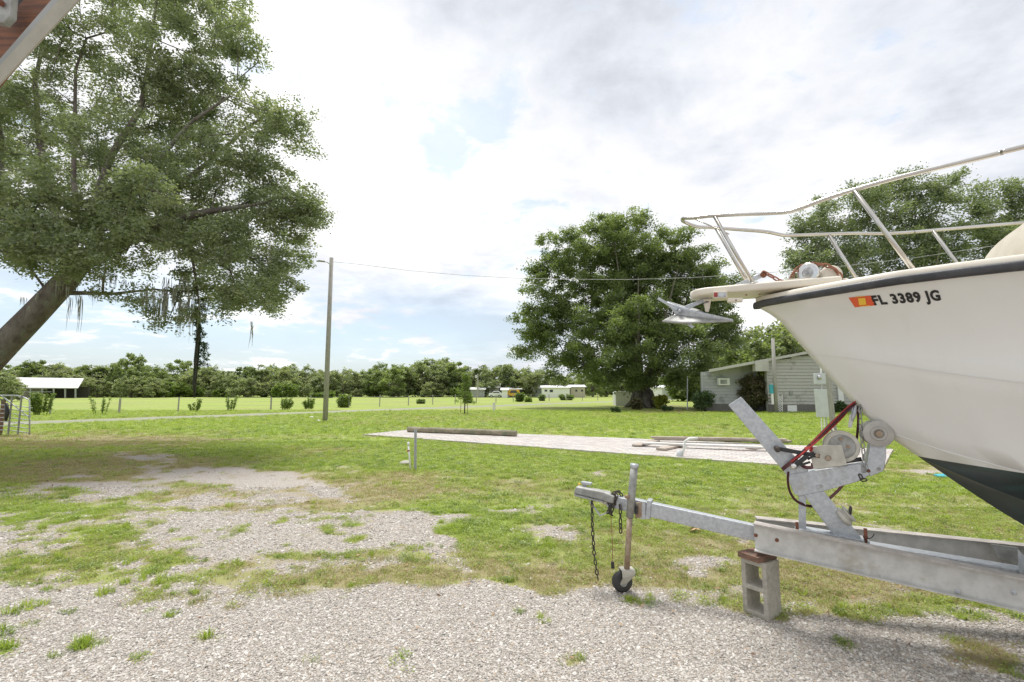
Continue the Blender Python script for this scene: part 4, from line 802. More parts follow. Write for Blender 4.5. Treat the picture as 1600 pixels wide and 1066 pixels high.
MB().prism([Vector((xa + .1, HD + 1.9, 1.32)), Vector((xd - .1, HD + 1.9, 1.32)), Vector((xd + 2.5, HD + 12, 1.32)), Vector((xa + 5.2, HD + 12, 1.32))], (0, 0, 2.5)).build('wall', 'siding', hs)
xr = W(1268, 549, HD).x + 2.2
def roofslab(x0, x1, y0, y1, nm='roof', th=.12, m_='roofw'):
    a = Vector((x0, 0, roofz(x0))); b2 = Vector((x1, 0, roofz(x1))); MB().prism([Vector((x0, y0, a.z)), Vector((x1, y0, b2.z)), Vector((x1 + .4 * (y1 - y0), y1, b2.z)), Vector((x0 + .48 * (y1 - y0), y1, a.z))], (0, 0, th)).build(nm, m_, hs)
roofslab(W(1117, 577, HD).x - .6, xr, HD - .35, HD + 12.5); roofslab(xr, xd + .4, HD - .35, HD + 12.5)
M['fas2'] = mat('grey_fascia', (0.50, 0.49, 0.46), (0.45, 0.44, 0.41), 3, 0.6)
roofslab(W(1117, 577, HD).x - .6, xr, HD - .38, HD - .352, 'fascia', .2, 'fas2'); roofslab(xr, xd + .4, HD - .38, HD - .352, 'fascia', .2, 'fas2')
px_box(MB(), 1181, 564, 1201, 580, HD - .5, .5).build('gutter_box', 'fas2', hs)
mb = px_box(MB(), 1123, 591, 1140, 602, HD + 1.2, .45); ac = mb.build('air_conditioner', 'white', hs); px_box(MB(), 1126, 593.5, 1136, 600, HD + 1.17, .028).build('grille', 'shedg', ac)
px_box(MB(), 1234, 610.5, 1239, 617, HD - .06, .1).build('vent', 'shedg', hs); px_box(MB(), 1231, 633.5, 1245, 643.5, HD - .02, .05).build('access_hatch', 'white', hs)
px_box(MB(), 1311, 598, 1317, 630, HD - .1, .1).build('downspout', 'white', hs)
lt = empty('lattice_panel', G(1219, 643), 'narrow white lattice panel leaning on the house wall', 'lattice'); 
for k in range(7):
    for s_ in (-1, 1):
        a = W(1219 - 3 * s_, 618 + k * 3.6, HD - .25); b2 = W(1219 + 3 * s_, 618 + k * 3.6 + 5, HD - .25); MB().beam(a + Vector((0, .006 * s_, 0)), b2 + Vector((0, .006 * s_, 0)), .01, .035).build('slat', 'white', lt)
MB().beam(W(1215.6, 616, HD - .25), W(1215.6, 643.5, HD - .25), .02, .04).build('rail', 'white', lt); MB().beam(W(1222.4, 616, HD - .25), W(1222.4, 643.5, HD - .25), .02, .04).build('rail', 'white', lt)
# pole by the house
d = HD - .9; pp = empty('wooden_pole', (W(1212, 644, d).x, d, 0), 'plain wooden service pole standing against the house wall', 'utility pole')
pt = W(1207.5, 529, d); MB().tube([Vector((W(1213, 644, d).x, d, -.1)), pt], [.14, .115], 12).build('pole', 'wood_pole', pp, smooth=True)
px_box(MB(), 1203.5, 601, 1208, 615, d - .2, .12).build('teal_box', 'teal', pp); px_box(MB(), 1206, 615, 1208.5, 632, d - .16, .06).build('conduit', 'white', pp)
# meter post
md_ = G(1300, 680).y; mp_ = empty('meter_post', (W(1300, 680, md_).x, md_, 0), 'leaning wooden post with electric meter box and grey panel under the hull', 'meter post')
a, b2 = W(1291, 566, md_), W(1304, 684, md_); MB().beam(a, b2, .17, .12).build('post', 'wood_pole', mp_)
def tiltbox(x0, y0, x1, y1, sh, d, depth, nm, m_, bev=.01):
    P = [W(x0 + sh, y1, d), W(x1 + sh, y1, d), W(x1, y0, d), W(x0, y0, d)]; P = [p + Vector((0, depth / 2, 0)) for p in P]; return MB().prism(P, (0, depth, 0)).build(nm, m_, mp_, bevel=bev)
mbx = tiltbox(1274, 583, 1290, 600, 1, md_ - .22, .14, 'meter_box', 'panelbox'); MB().lathe(W(1280, 590, md_ - .22), (0, -1, 0), [(.075, 0), (.075, .05), (.06, .08), (.02, .085)], 16).build('meter_dial', 'lens', mbx, smooth=True)
tiltbox(1275, 608, 1292, 652, 4, md_ - .24, .14, 'panel_box', 'panelbox')
MB().tube([W(1282, 560, md_ - .15), W(1283, 583, md_ - .15)], .028, 8).build('conduit', 'white', mp_); MB().tube([W(1283, 600, md_ - .16), W(1284, 608, md_ - .16)], .028, 8).build('conduit', 'galv', mp_)
for q in (1283, 1287.5, 1291): MB().tube([W(q, 652, md_ - .17), Vector((W(q + 2, 688, md_ - .17).x, md_ - .17, -.05))], .022, 8).build('conduit', 'white' if q < 1290 else 'galv', mp_)
MB().beam(W(1300, 668, md_ - .12), W(1306, 680, md_ - .5), .05, .03).build('brace', 'plank', mp_)
# tall light pole
p = G(508, 658.5); lp = empty('light_pole', p, 'tall weathered wooden light pole beside the lane', 'light pole'); tp = W(518, 403, p.y)
MB().tube([p - Vector((0, 0, .2)), p.lerp(tp, .5), tp], [.135, .12, .105], 16).build('pole', 'wood_pole', lp, smooth=True)
a = W(517, 414, p.y - .1); b2 = W(505, 409, p.y - .5); MB().tube([a, a.lerp(b2, .5) + Vector((0, 0, .06)), b2], .025, 8).build('lamp_arm', 'galv', lp)
MB().tube([b2 + Vector((.1, 0, 0)), b2 + Vector((-.15, -.1, .02)), b2 + Vector((-.3, -.16, -.02))], [.07, .1, .05], 12, flat=.55).build('lamp_head', 'galv_d', lp, smooth=True)
# overhead wires
def wire(name, lab, p0, p1, sag, r=.012, k=28):
    pts = [p0.lerp(p1, i / k) - Vector((0, 0, sag * 4 * (i / k) * (1 - i / k))) for i in range(k + 1)]; tag(MB().tube(pts, r, 5).build(name, 'wire', None, smooth=True), lab, 'wire')
pe = W(2100, 250, 16); tp2 = W(519, 409, p.y)
pts_ = [(519, 409, p.y), (560, 416, 25.5), (640, 426, 25), (720, 433, 24.6), (800, 437.5, 24.2), (880, 439.5, 23.8), (980, 440, 23.2), (1080, 437, 22.6), (1160, 432.5, 22), (1300, 421, 21), (1430, 406, 20), (1600, 380, 18.6), (1900, 325, 16)]
tag(MB().tube([W(a, b2 - 3 * (a > 519), c) for a, b2, c in pts_], .011, 5).build('overhead_wire', 'wire', None, smooth=True), 'thin overhead wire sagging from the tall light pole to the right', 'wire')
# left gate
gd = G(46, 681).y; gt = empty('tube_gate', (W(20, 680, gd).x, gd, 0), 'grey tubular metal farm gate at the left picture edge', 'gate')
def gz(px): return np.interp(px, [-60, 5, 22, 46], [622, 619, 618, 626])
e0, e1 = W(46, 626, gd), Vector((W(46, 682, gd).x, gd, 0.03)); gl = Vector((W(-70, 640, gd + .4).x, gd + .4, 0))
MB().tube([W(-60, 619, gd), W(0, 618, gd), W(25, 618, gd), W(40, 622, gd), e0, e1], .022, 8).build('top_tube', 'galv', gt, smooth=True)
for k in range(7):
    z = .10 + .15 * k; zx = W(46, 626, gd).z
    MB().tube([Vector((W(-60, 640, gd).x, gd, z + .12)), Vector((W(17, 640, gd).x, gd, z + .1)), Vector((e1.x, gd, z))], .016, 6).build('rail', 'galv', gt, smooth=True)
for q in (17, 32): x_ = W(q, 650, gd).x; MB().beam(Vector((x_, gd - .03, .05)), Vector((x_, gd - .03, W(q, 619, gd).z)), .03, .05).build('upright', 'galv_d', gt)
MB().beam(W(2, 618, gd - .02), W(45, 652, gd - .02), .02, .035).build('brace', 'galv', gt)
gp = W(3, 650, gd + .1); tag(MB().beam(Vector((gp.x, gp.y, -.1)), Vector((gp.x, gp.y, 1.25)), .09, .09).build('gate_post', 'plank_red', None), 'dark red post behind the tubular gate at the picture edge', 'post')
tag(MB().tube([W(10, 630, gd - .08), W(11, 645, gd - .08), W(9, 658, gd - .08)], [.05, .07, .04], 8).build('black_bag', 'black', None, smooth=True), 'black bundle hanging on the tubular gate', 'bag')
# barn with white roof
bd = 100; br = empty('barn', (W(80, 618, bd).x, bd, 0), 'long open barn with white metal roof at far left', 'barn')
P = lambda x, y, d_=bd: W(x, y, d_)
MB().prism([P(37, 606), P(122, 606.5), P(131, 592, bd + 6), P(30, 590.5, bd + 6)], (0, 0, .18)).build('roof', 'roofw', br)
MB().prism([P(37, 606), P(17, 606), P(25, 590.5, bd + 6), P(30, 590.5, bd + 6)], (0, 0, .2)).build('roof', 'tan', br)
MB().box(((P(78, 610).x + P(45, 610).x) / 2 + 1, bd + 5.5, 1.2), (9, .3, 2.4)).build('wall', 'dark', br)
px_box(MB(), 20, 606, 35, 622, bd, 4).build('wall', 'tan', br)
for q in (22.5, 31): px_box(MB(), q - 1.8, 609, q + 1.8, 616, bd - .05, .1).build('window', 'glass', br)
for q in (48, 66, 84, 102, 118): a = P(q, 606.5); MB().beam(Vector((a.x, bd + .2, 0)), a, .2, .2).build('post', 'shedg', br)
px_box(MB(), 36, 612, 80, 612.8, bd - .4, .1).build('rail', 'shedg', br)
# far sheds and homes
def home(name, lab, cat, x0, x1, yt, d, depth, wall, wins, roof='roofw', grp='far buildings across the pasture'):
    e_ = empty(name, (W((x0 + x1) / 2, 615, d).x, d, 0), lab, cat, grp); a, b2 = W(x0, 622, d), W(x1, yt, d); top = b2.z
    MB().box(((a.x + b2.x) / 2, d + depth / 2, top / 2), (b2.x - a.x, depth, top)).build('wall', wall, e_)
    MB().prism([Vector((a.x - .3, d - .3, top + .02)), Vector((b2.x + .3, d - .3, top + .02)), Vector((b2.x + .3, d + depth / 2, top + .5)), Vector((a.x - .3, d + depth / 2, top + .5))], (0, 0, .1)).build('roof', roof, e_)
    for w0, w1, h0, h1 in wins: px_box(MB(), w0, h0, w1, h1, d - .04, .08).build('window', 'glass', e_)
    return e_
home('mobile_home', 'long white mobile home with two dark windows across the pasture', 'mobile home', 847, 890, 606, 108, 5, 'white', [(851, 855, 609, 612), (859, 864, 609, 613)])
home('cream_house', 'small cream building right beside the white mobile home', 'house', 892, 914, 605, 110, 6, 'tan', [(899, 902, 609, 612), (908, 911, 609, 612)])
home('grey_shed', 'grey shed under the far utility pole', 'shed', 735, 757, 609, 112, 5, 'shedg', [])
home('grey_shed', 'grey peaked shed behind the far white car', 'shed', 764, 780, 606, 114, 5, 'shedg', [(768, 771, 610, 614)])
home('white_shed', 'small white shed just left of the yellow vehicle', 'shed', 784, 793, 610, 106, 3, 'white', [])
home('open_carport', 'dark carport with pale roof above the yellow vehicle', 'carport', 794, 818, 608.5, 112, 6, 'dark', [])
home('grey_shed', 'dim grey shed left of the white mobile home', 'shed', 832, 845, 607, 112, 4, 'shedg', [(837, 839, 610, 614)])
home('white_roofed_house', 'far white building showing through the trees left of the vine', 'house', 246, 254, 594, 122, 3, 'white', [])
home('far_white_house', 'white house seen in the gap right of the oak trunk', 'house', 1024, 1042, 606, 100, 5, 'white', [])
home('far_grey_shed', 'long grey shed seen between the oak and the house', 'shed', 1048, 1090, 607, 90, 5, 'shedg', [])
def car(lab, px, d, L, body, grp='vehicles parked across the pasture', van=False):
    c = W(px, 615, d); e_ = empty('parked_car', (c.x, d, 0), lab, 'vehicle', grp); h = 1.75 if van else 1.4; x = c.x - L / 2
    prof = [(0, .35), (0, .95), (L * .22, 1.0), (L * .36, h), (L * .78, h), (L * .97, 1.0), (L, .9), (L, .35)] if not van else [(0, .4), (0, 1.1), (L * .14, 1.15), (L * .26, h), (L * .96, h), (L, 1.1), (L, .4)]
    MB().prism([Vector((x + a, d, b2)) for a, b2 in prof], (0, 1.7, 0)).build('body', body, e_, bevel=.06)
    MB().prism([Vector((x + L * a, d - .87, b2)) for a, b2 in ((.27, 1.05), (.38, h - .1), (.75, h - .1), (.86, 1.05))], (0, .03, 0)).build('window', 'glass', e_)
    for f in (.2, .8):
        w_ = MB().lathe((x + L * f, d - .86, .33), (0, 1, 0), [(.2, -.02), (.33, 0), (.33, .2), (.2, .22)], 14).build('wheel', 'rubber', e_, smooth=True); MB().lathe((x + L * f, d - .89, .33), (0, 1, 0), [(.18, 0), (.18, .02)], 12).build('rim', 'galv', w_)
car('bright yellow van parked at the far sheds', 801, 108, 3.1, 'yellowcar', van=True)
car('white car parked left of the yellow van far away', 774, 108, 2.9, 'white')
p = G(747, 620); p = Vector((W(746.5, 600, 108).x, 108, 0)); fp = empty('far_utility_pole', p, 'distant utility pole with transformer before the far woods', 'utility pole')
MB().tube([p, Vector((p.x, 108, W(746, 584, 108).z))], [.16, .12], 8).build('pole', 'wood_pole', fp); MB().tube([Vector((p.x - .35, 107.8, W(746, 591, 108).z)), Vector((p.x - .35, 107.8, W(746, 586, 108).z))], .25, 8).build('transformer', 'panelbox', fp)
# white tank beside the oak
td = G(975, 634).y; tk = empty('white_tank', (W(975, 634, td).x, td, 0), 'square white storage box beside the oak trunk', 'storage box')
px_box(MB(), 962, 613, 988, 634.5, td, 1.5).build('body', 'white', tk, bevel=.06); MB().box((W(975, 612, td).x, td + .75, W(975, 613, td).z + .05), (1.7, 1.6, .08)).build('lid', 'white', tk, bevel=.02)
for q in (975, 981): px_box(MB(), q - .8, 616 + (q - 975) * .6, q + .8, 618 + (q - 975) * .6, td - .02, .05).build('opening', 'dark', tk)
pst = G(1074, 640); tag(MB().tube([pst, W(1074, 588, pst.y)], .05, 8).build('thin_pale_post', 'panelbox', None), 'thin pale post between the broad oak and the house', 'post')
pst = G(772, 642); pst.z = 0; tag(MB().tube([pst - Vector((0, 0, .05)), W(772, 629, pst.y)], [.12, .1], 8).build('marker_post', 'plank_white', None), 'short pale marker post on the lawn right of the young tree', 'post')
# fallen log
a, b2 = G(638, 677), G(807, 684); rr = .11; lg_ = MB(); 
def logm(a, b2, rr, k=14):
    pts = [a.lerp(b2, i / k) + Vector((0, math.sin(i * 1.3) * .012, 0)) for i in range(k + 1)]; return MB().tube(pts, [rr * (1 + .06 * math.sin(i * 2.1)) for i in range(k + 1)], 12)
logo = logm(a + Vector((0, 0, rr + .03)), b2 + Vector((0, 0, rr + .035)), rr).build('fallen_pole', 'log', None, smooth=False); tag(logo, 'long old wooden pole lying across the paved pad', 'log')
# metal stake and white pipe, stone
sp = G(647.5, 735); tag(MB().beam(sp - Vector((0, 0, .1)), W(648, 671, sp.y), .05, .012).beam(sp + Vector((.022, .02, -.1)), W(648, 671, sp.y) + Vector((.022, .02, 0)), .012, .04).build('metal_stake', 'galv', None), 'upright grey metal stake in the lawn beside the white pipe', 'stake')
sp = G(642, 734); pv = empty('standpipe', sp, 'short white plastic standpipe leaning beside the metal stake', 'pipe')
MB().tube([sp - Vector((0, 0, .1)), W(638, 694, sp.y)], .017, 10).build('pipe', 'white', pv, smooth=True); MB().tube([W(638.3, 697, sp.y), W(638, 691, sp.y)], .024, 10).build('cap', 'white', pv, smooth=True); MB().tube([W(636, 705, sp.y - .02), W(640, 704, sp.y - .02)], .015, 8).build('valve', 'redlens', pv)
sp = G(632, 727); tag(MB().ball(sp + Vector((0, .1, .02)), .13, 10, (1.1, .8, .55)).build('rough_stone', 'stone', None), 'rough pale stone at the foot of the standpipe', 'stone')
sp = G(1064, 716); wp_ = empty('bent_pipe', sp, 'white elbow pipe rising at the near edge of the paved pad', 'pipe')
MB().tube([sp - Vector((0, 0, .05)), W(1069, 700, sp.y), W(1070, 690, sp.y), W(1077, 685.5, sp.y), W(1090, 684.5, sp.y)], .03, 10).build('pipe', 'white', wp_, smooth=True); MB().tube([sp - Vector((.06, 0, .02)), W(1062, 704, sp.y)], [.07, .055], 10).build('collar', 'panelbox', wp_, smooth=True)
# planks on the pad
def plank(lab, a, b2, z, w, h, m_):
    a, b2 = Vector(a), Vector(b2); a.z = b2.z = z; o_ = MB().beam(a, b2, w, h).build('plank', m_, None); tag(o_, lab, 'plank', 'planks stacked on the paved pad')
zb = .052
plank('short weathered board lying under the left end of the white board', G(994, 701), G(1025, 693), zb + .03, .25, .05, 'plank')
plank('short dark weathered board poking out beside the elbow pipe', G(1032, 707), G(1068, 699), zb + .03, .25, .05, 'plank')
plank('small board end under the right part of the white board', G(1172, 705), G(1196, 702), zb + .03, .25, .05, 'plank')
plank('long white painted board on top of the short ones', G(1004, 694.5, .1), G(1232, 703, .1), zb + .09, .22, .05, 'plank_white')
plank('upper weathered plank at the back of the stack', G(1017, 687.5, .1), G(1228, 691.5, .1), zb + .13, .22, .05, 'plank')
plank('lower brown plank at the back of the stack', G(1022, 689.5), G(1236, 694), zb + .03, .2, .06, 'plank')
plank('thin dark plank wedged in the middle of the back stack', G(1052, 689), G(1188, 692), zb + .075, .18, .03, 'plank_red')
# small litter
sp = G(1086, 832); mb = MB()
for k in range(7):
    a_ = random.uniform(0, 6.28); c = sp + Vector((random.uniform(-.07, .07), random.uniform(-.05, .05), .03 + .008 * k)); dv = Vector((math.cos(a_), math.sin(a_), random.uniform(-.3, .4))) * .08; s_ = Vector((-math.sin(a_), math.cos(a_), .2)) * .035
    mb.add([c, c + dv * .5 + s_, c + dv, c + dv * .5 - s_ + Vector((0, 0, .015))], [(0, 1, 2), (0, 2, 3)])
tag(mb.build('dry_leaf_scrap', 'paper', None), 'crumpled tan dry leaves on the grass below the trailer tongue', 'leaf litter')
sp = G(1474, 747); tag(MB().prism([sp + Vector((-.12, -.05, .03)), sp + Vector((.12, -.06, .02)), sp + Vector((.1, .1, .05)), sp + Vector((-.08, .12, .035))], (0, 0, .03)).build('teal_scrap', 'teal', None), 'small teal scrap on the grass right behind the hull bottom', 'scrap')
for px, py in ((497, 658), (487, 652.5)): sp = G(px, py); tag(MB().ball(sp + Vector((0, 0, .02)), .12, 8, (1.3, .8, .4)).build('white_stone', 'white', None), 'pale flat stone in the grass beside the tall light pole' if px == 497 else 'pale stone farther left of the tall light pole', 'stone', 'pale stones by the light pole')
# roof corner overhead, top left
ev = empty('roof_overhang', W(30, 30, 1.7), 'wooden roof overhang with cream edge board at the top left corner', 'roof')
def strip(l0, l1, d, th, nm, m_, dz=0):   # l: ((x,y),(x,y)) picture lines
    ext = lambda l, f: (l[0][0] + (l[1][0] - l[0][0]) * f, l[0][1] + (l[1][1] - l[0][1]) * f)
    q = [ext(l0, -1.6), ext(l0, 2.2), ext(l1, 2.2), ext(l1, -1.6)]; P = [W(a, b2, d) for a, b2 in q]; return MB().prism([p_ + Vector((0, th / 2, 0)) for p_ in P], (0, th, 0)).build(nm, m_, ev)
strip(((0, 130), (122, 0)), ((0, 103), (92, 0)), 1.70, .006, 'edge_board', 'fascia'); strip(((0, 104), (93, 0)), ((0, 92), (80, 0)), 1.722, .01, 'drip_strip', 'shedg')
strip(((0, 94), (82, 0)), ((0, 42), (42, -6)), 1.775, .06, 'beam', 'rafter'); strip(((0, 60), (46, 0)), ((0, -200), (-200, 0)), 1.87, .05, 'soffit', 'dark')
a = W(10, 18, 1.74); MB().prism([W(-10, -10, 1.72), W(24, -10, 1.72), W(21, 28, 1.72), W(10, 40, 1.72), W(-4, 38, 1.72)], (0, .03, 0)).build('metal_bracket', 'galv_d', ev, bevel=.004); MB().lathe(W(3, 6, 1.70), (0, -1, 0), [(.012, 0), (.012, .012), (.004, .016)], 12).build('bolt', 'rust', ev)
# ------------------------------------------------------------------ boat and trailer frame
YAW = R(25); AX = Vector((math.cos(YAW), -math.sin(YAW), 0)); TR = Vector((-math.sin(YAW), -math.cos(YAW), 0))   # aft, towards the near side
B0 = W(1181, 476, 3.77)
CAMP = Vector((0, 0, CAMH))
def A(px, py, off=0.0):            # on the upright plane through the keel, shifted off metres to the near side
    r = pray(px, py); o_ = B0 + TR * off; t_ = (o_ - CAMP).dot(TR) / r.dot(TR); return CAMP + r * t_
def bs(p): q = p - B0; return q.dot(AX), q.dot(TR)
def onplan(px, py, wf):
    r = pray(px, py); lo, hi = .5, 9.0
    f = lambda t_: (lambda s_y: s_y[1] - wf(s_y[0]))(bs(CAMP + r * t_))
    ts = np.linspace(1.0, 8, 400); prev = f(ts[-1])          # go from far to near: first crossing is the near side
    for i in range(len(ts) - 2, -1, -1):
        cur = f(ts[i])
        if prev < 0 <= cur or prev > 0 >= cur:
            lo, hi = ts[i], ts[i + 1]
            for _ in range(40):
                m_ = (lo + hi) / 2
                if (f(m_) > 0) == (f(lo) > 0): lo = m_
                else: hi = m_
            break
        prev = cur
    return CAMP + r * lo
wS = lambda s: 1.28 * (1 - math.exp(-max(s, 0) / 1.25)) if s > 0 else s * .3
def line(pix, wf, s0=None):
    out = []
    for px, py in pix:
        p_ = onplan(px, py, wf); s_, y_ = bs(p_); out.append((s_, y_, p_.z))
    return out
keel = []
for px, py in [(1186, 484), (1200, 489), (1218, 501), (1240, 526), (1262, 552), (1300, 595), (1340, 638), (1380, 676), (1434, 713), (1500, 758), (1560, 797), (1600, 821)]:
    p_ = A(px, py); keel.append((bs(p_)[0], 0.0, p_.z))
sk, zk = keel[-1][0], keel[-1][2]
slope = (keel[-1][2] - keel[-3][2]) / (keel[-1][0] - keel[-3][0])
for ds in (.25, .55, .95, 1.6, 2.6, 3.6): keel.append((sk + ds, 0.0, zk + slope * .55 * (1 - math.exp(-ds / .55)) - .06 * ds))
sheer = line([(1188, 476), (1215, 471), (1245, 465.5), (1320, 453), (1400, 440), (1500, 427.5), (1598, 416.5)], wS)
ls, lz = sheer[-1][0], sheer[-1][2]
for s_ in (1.6, 2.2, 3.0, 4.0, 5.2): 
    if s_ > ls + .2: sheer.append((s_, wS(s_), lz - .07 * (s_ - ls)))
sK = bs(A(1264, 553))[0]; wK = lambda s: 1.14 * (1 - math.exp(-max(s - sK, 0) / 1.25)) if s > sK else (s - sK) * .3
knk = line([(1270, 554), (1330, 560), (1440, 577), (1520, 588), (1598, 598)], wK); ls, lz = knk[-1][0], knk[-1][2]
for s_ in (2.3, 3.0, 4.0, 5.2):
    if s_ > ls + .2: knk.append((s_, wK(s_), lz - .10 * (s_ - ls)))
sC = bs(A(1376, 671))[0]; wC = lambda s: 1.02 * (1 - math.exp(-max(s - sC, 0) / 1.2)) if s > sC else (s - sC) * .3
chn = line([(1384, 674), (1420, 686), (1462, 701), (1530, 720), (1597, 738)], wC); ls, lz = chn[-1][0], chn[-1][2]
for s_ in (2.3, 3.0, 4.0, 5.2):
    if s_ > ls + .2: chn.append((s_, wC(s_), lz - .09 * (s_ - ls)))
SEND = 5.2
def BPt(s, y, z): p_ = B0 + AX * s + TR * y; return Vector((p_.x, p_.y, z))
def resamp(L, s0, t_, zf=None):
    L = [(s0, 0.0, zf)] + L if zf is not None else L; L = sorted(L); ss = [q[0] for q in L]; s = s0 + (SEND - s0) * t_
    return s, float(np.interp(s, ss, [q[1] for q in L])), float(np.interp(s, ss, [q[2] for q in L]))
kz = lambda s: float(np.interp(s, [q[0] for q in keel], [q[2] for q in keel]))
TS = np.concatenate([np.linspace(0, .35, 36) ** 1.0, np.linspace(.37, 1, 24)])
bz = W(1183, 479, 3.77).z
rowsS, rowsK, rowsC, rowsB, rowsE = [], [], [], [], []
sB = bs(A(1434, 713))[0]
for t_ in TS:
    rowsS.append(resamp(sheer, 0.0, t_, bz)); rowsK.append(resamp(knk, sK, t_, kz(sK))); rowsC.append(resamp(chn, sC, t_, kz(sC)))
    sb = sB + (SEND - sB) * t_; cs_, cy, cz = resamp(chn, sC, max(0, (sb - sC) / (SEND - sC)), kz(sC)); f = min(.985, max(0, (1.1906 - .075 * (sb - sB) - kz(sb)) / max(cz - kz(sb), .02))) if t_ > 0 else 0; rowsB.append((sb, cy * f, kz(sb) + (cz - kz(sb)) * f))
    rowsE.append((sb, 0.0, kz(sb)))
boat = empty('motor_boat', (B0.x + AX.x * 2, B0.y + AX.y * 2, 0), 'white motor boat with black rub rail on a trailer', 'boat')
def lerp3(a, b2, f): return tuple(a[i] + (b2[i] - a[i]) * f for i in range(3))
KZ = sorted([(q[2], q[0]) for q in keel] + [(bz, 0.0)])
def ks(z): return float(np.interp(z, [q[0] for q in KZ], [q[1] for q in KZ]))
def side(sg):
    V_ = []; cors = None
    for i in range(len(TS)):
        S_, K_, C_, B_ = rowsS[i], rowsK[i], rowsC[i], rowsB[i]; col_ = []
        for j in range(7):
            f = j / 6; q = lerp3(S_, K_, f); c_ = .16 * math.sin(f * math.pi) * (1 - .6 * TS[i]) * min(1, q[1] / .35) * .55; col_.append((q[0] , max(0, q[1] - c_), q[2]))
        for j in range(1, 6):
            f = j / 5; q = lerp3(K_, C_, f); col_.append((q[0], q[1] - .02 * math.sin(f * math.pi) * min(1, q[1] / .3), q[2]))
        k2 = col_[6]; col_[6] = (k2[0], k2[1] + .0, k2[2])
        for j in range(1, 4): col_.append(lerp3(C_, B_, j / 3))
        if cors is None: cors = [ks(q[2]) - q[0] for q in col_]
        w_ = math.exp(-TS[i] * 9); col_ = [(q[0] + c_ * w_, q[1], q[2]) for q, c_ in zip(col_, cors)]
        V_.append([BPt(q[0], sg * q[1], q[2]) for q in col_])
    return V_
mb = MB()
for sg in (1, -1): mb.grid(side(sg))
# stem seam: close between the two sides down the stem is automatic (y=0 at t=0)
# faces between starting points of the lines along the keel
hull = mb.build('hull', 'gel', boat, smooth=True); bmx = bmesh.new(); bmx.from_mesh(hull.data); bmesh.ops.remove_doubles(bmx, verts=bmx.verts, dist=.0015); bmesh.ops.recalc_face_normals(bmx, faces=bmx.faces); bmx.to_mesh(hull.data); bmx.free()
mb = MB()
for sg in (1, -1):
    V_ = []; V2 = []
    for i in range(len(TS)):
        L7 = [lerp3(rowsB[i], rowsE[i], j / 6) for j in range(7)]; w7 = min(1, rowsB[i][1] / .3); L7 = [(q[0], q[1] + .012 * w7 * (j == 3), q[2] - .018 * w7 * (j == 3) + .006 * w7 * (j in (1, 2))) for j, q in enumerate(L7)]
        V2.append([BPt(q[0], sg * q[1], q[2]) for q in L7[:4]]); V_.append([BPt(q[0], sg * q[1], q[2]) for q in L7[3:]])
    mb.grid(V_); MB().grid(V2).build('boot_band', 'bootband', boat, smooth=True)
bot = mb.build('bottom_paint', 'boot', boat, smooth=True)
es = .004
# knuckle seam ridge and chine ridge
for L_, nm in ((rowsK, 'knuckle_strip'), (rowsC, 'chine_strip')):
    for sg in (1, -1): MB().tube([BPt(q[0], sg * (q[1] + .001), q[2]) for q in L_], .0028, 6).build(nm, 'gel', boat, smooth=True)
# rub rail and toe rail
for sg in (1, -1):
    pts = [BPt(q[0], sg * (q[1] + .012), q[2] + .006) for q in rowsS]; mb = MB(); prof = [(-.012, -.029), (.016, -.026), (.026, -.012), (.026, .010), (.016, .022), (-.012, .026)]
    rows_ = []
    for i, p_ in enumerate(pts):
        t_ = (pts[min(i + 1, len(pts) - 1)] - pts[max(i - 1, 0)]).normalized(); nrm = Vector((t_.y, -t_.x, 0)).normalized()
        if nrm.dot(TR) * sg < 0: nrm = -nrm
        if i == 0: nrm = (nrm - AX * .2).normalized()
        rows_.append([p_ + nrm * a_ + Vector((0, 0, b_)) for a_, b_ in prof] )
    mb.grid(rows_); mb.build('rub_rail', 'rub', boat, smooth=True)
    rows_ = []
    for i, q in enumerate(rowsS):
        t_ = (pts[min(i + 1, len(pts) - 1)] - pts[max(i - 1, 0)]).normalized(); nrm = Vector((t_.y, -t_.x, 0)).normalized()
        if nrm.dot(TR) * sg < 0: nrm = -nrm
        p_ = BPt(q[0], sg * q[1], q[2]); w_ = min(1, q[1] / .08)
        rows_.append([p_ + nrm * a_ * w_ + Vector((0, 0, b_)) for a_, b_ in ((.016, .030), (.012, .058), (-.01, .068), (-.06, .072))])
    MB().grid(rows_).build('toe_rail', 'cream', boat, smooth=True)
# deck
rows_ = []
for q in rowsS:
    y = max(q[1] - .055 * min(1, q[1] / .08), 0); rows_.append([BPt(q[0], y * f, q[2] + .072 - .0 + .05 * (1 - f * f) * min(1, y)) for f in np.linspace(-1, 1, 9)])
MB().grid(rows_).build('deck', 'cream', boat, smooth=True)
q0, q1, q2_ = rowsS[-1], rowsC[-1], rowsE[-1]; MB().prism([BPt(SEND, q0[1], q0[2]), BPt(SEND, -q0[1], q0[2]), BPt(SEND, -q1[1], q1[2]), BPt(SEND, 0, q2_[2]), BPt(SEND, q1[1], q1[2])], AX * .03).build('transom', 'gel', boat)
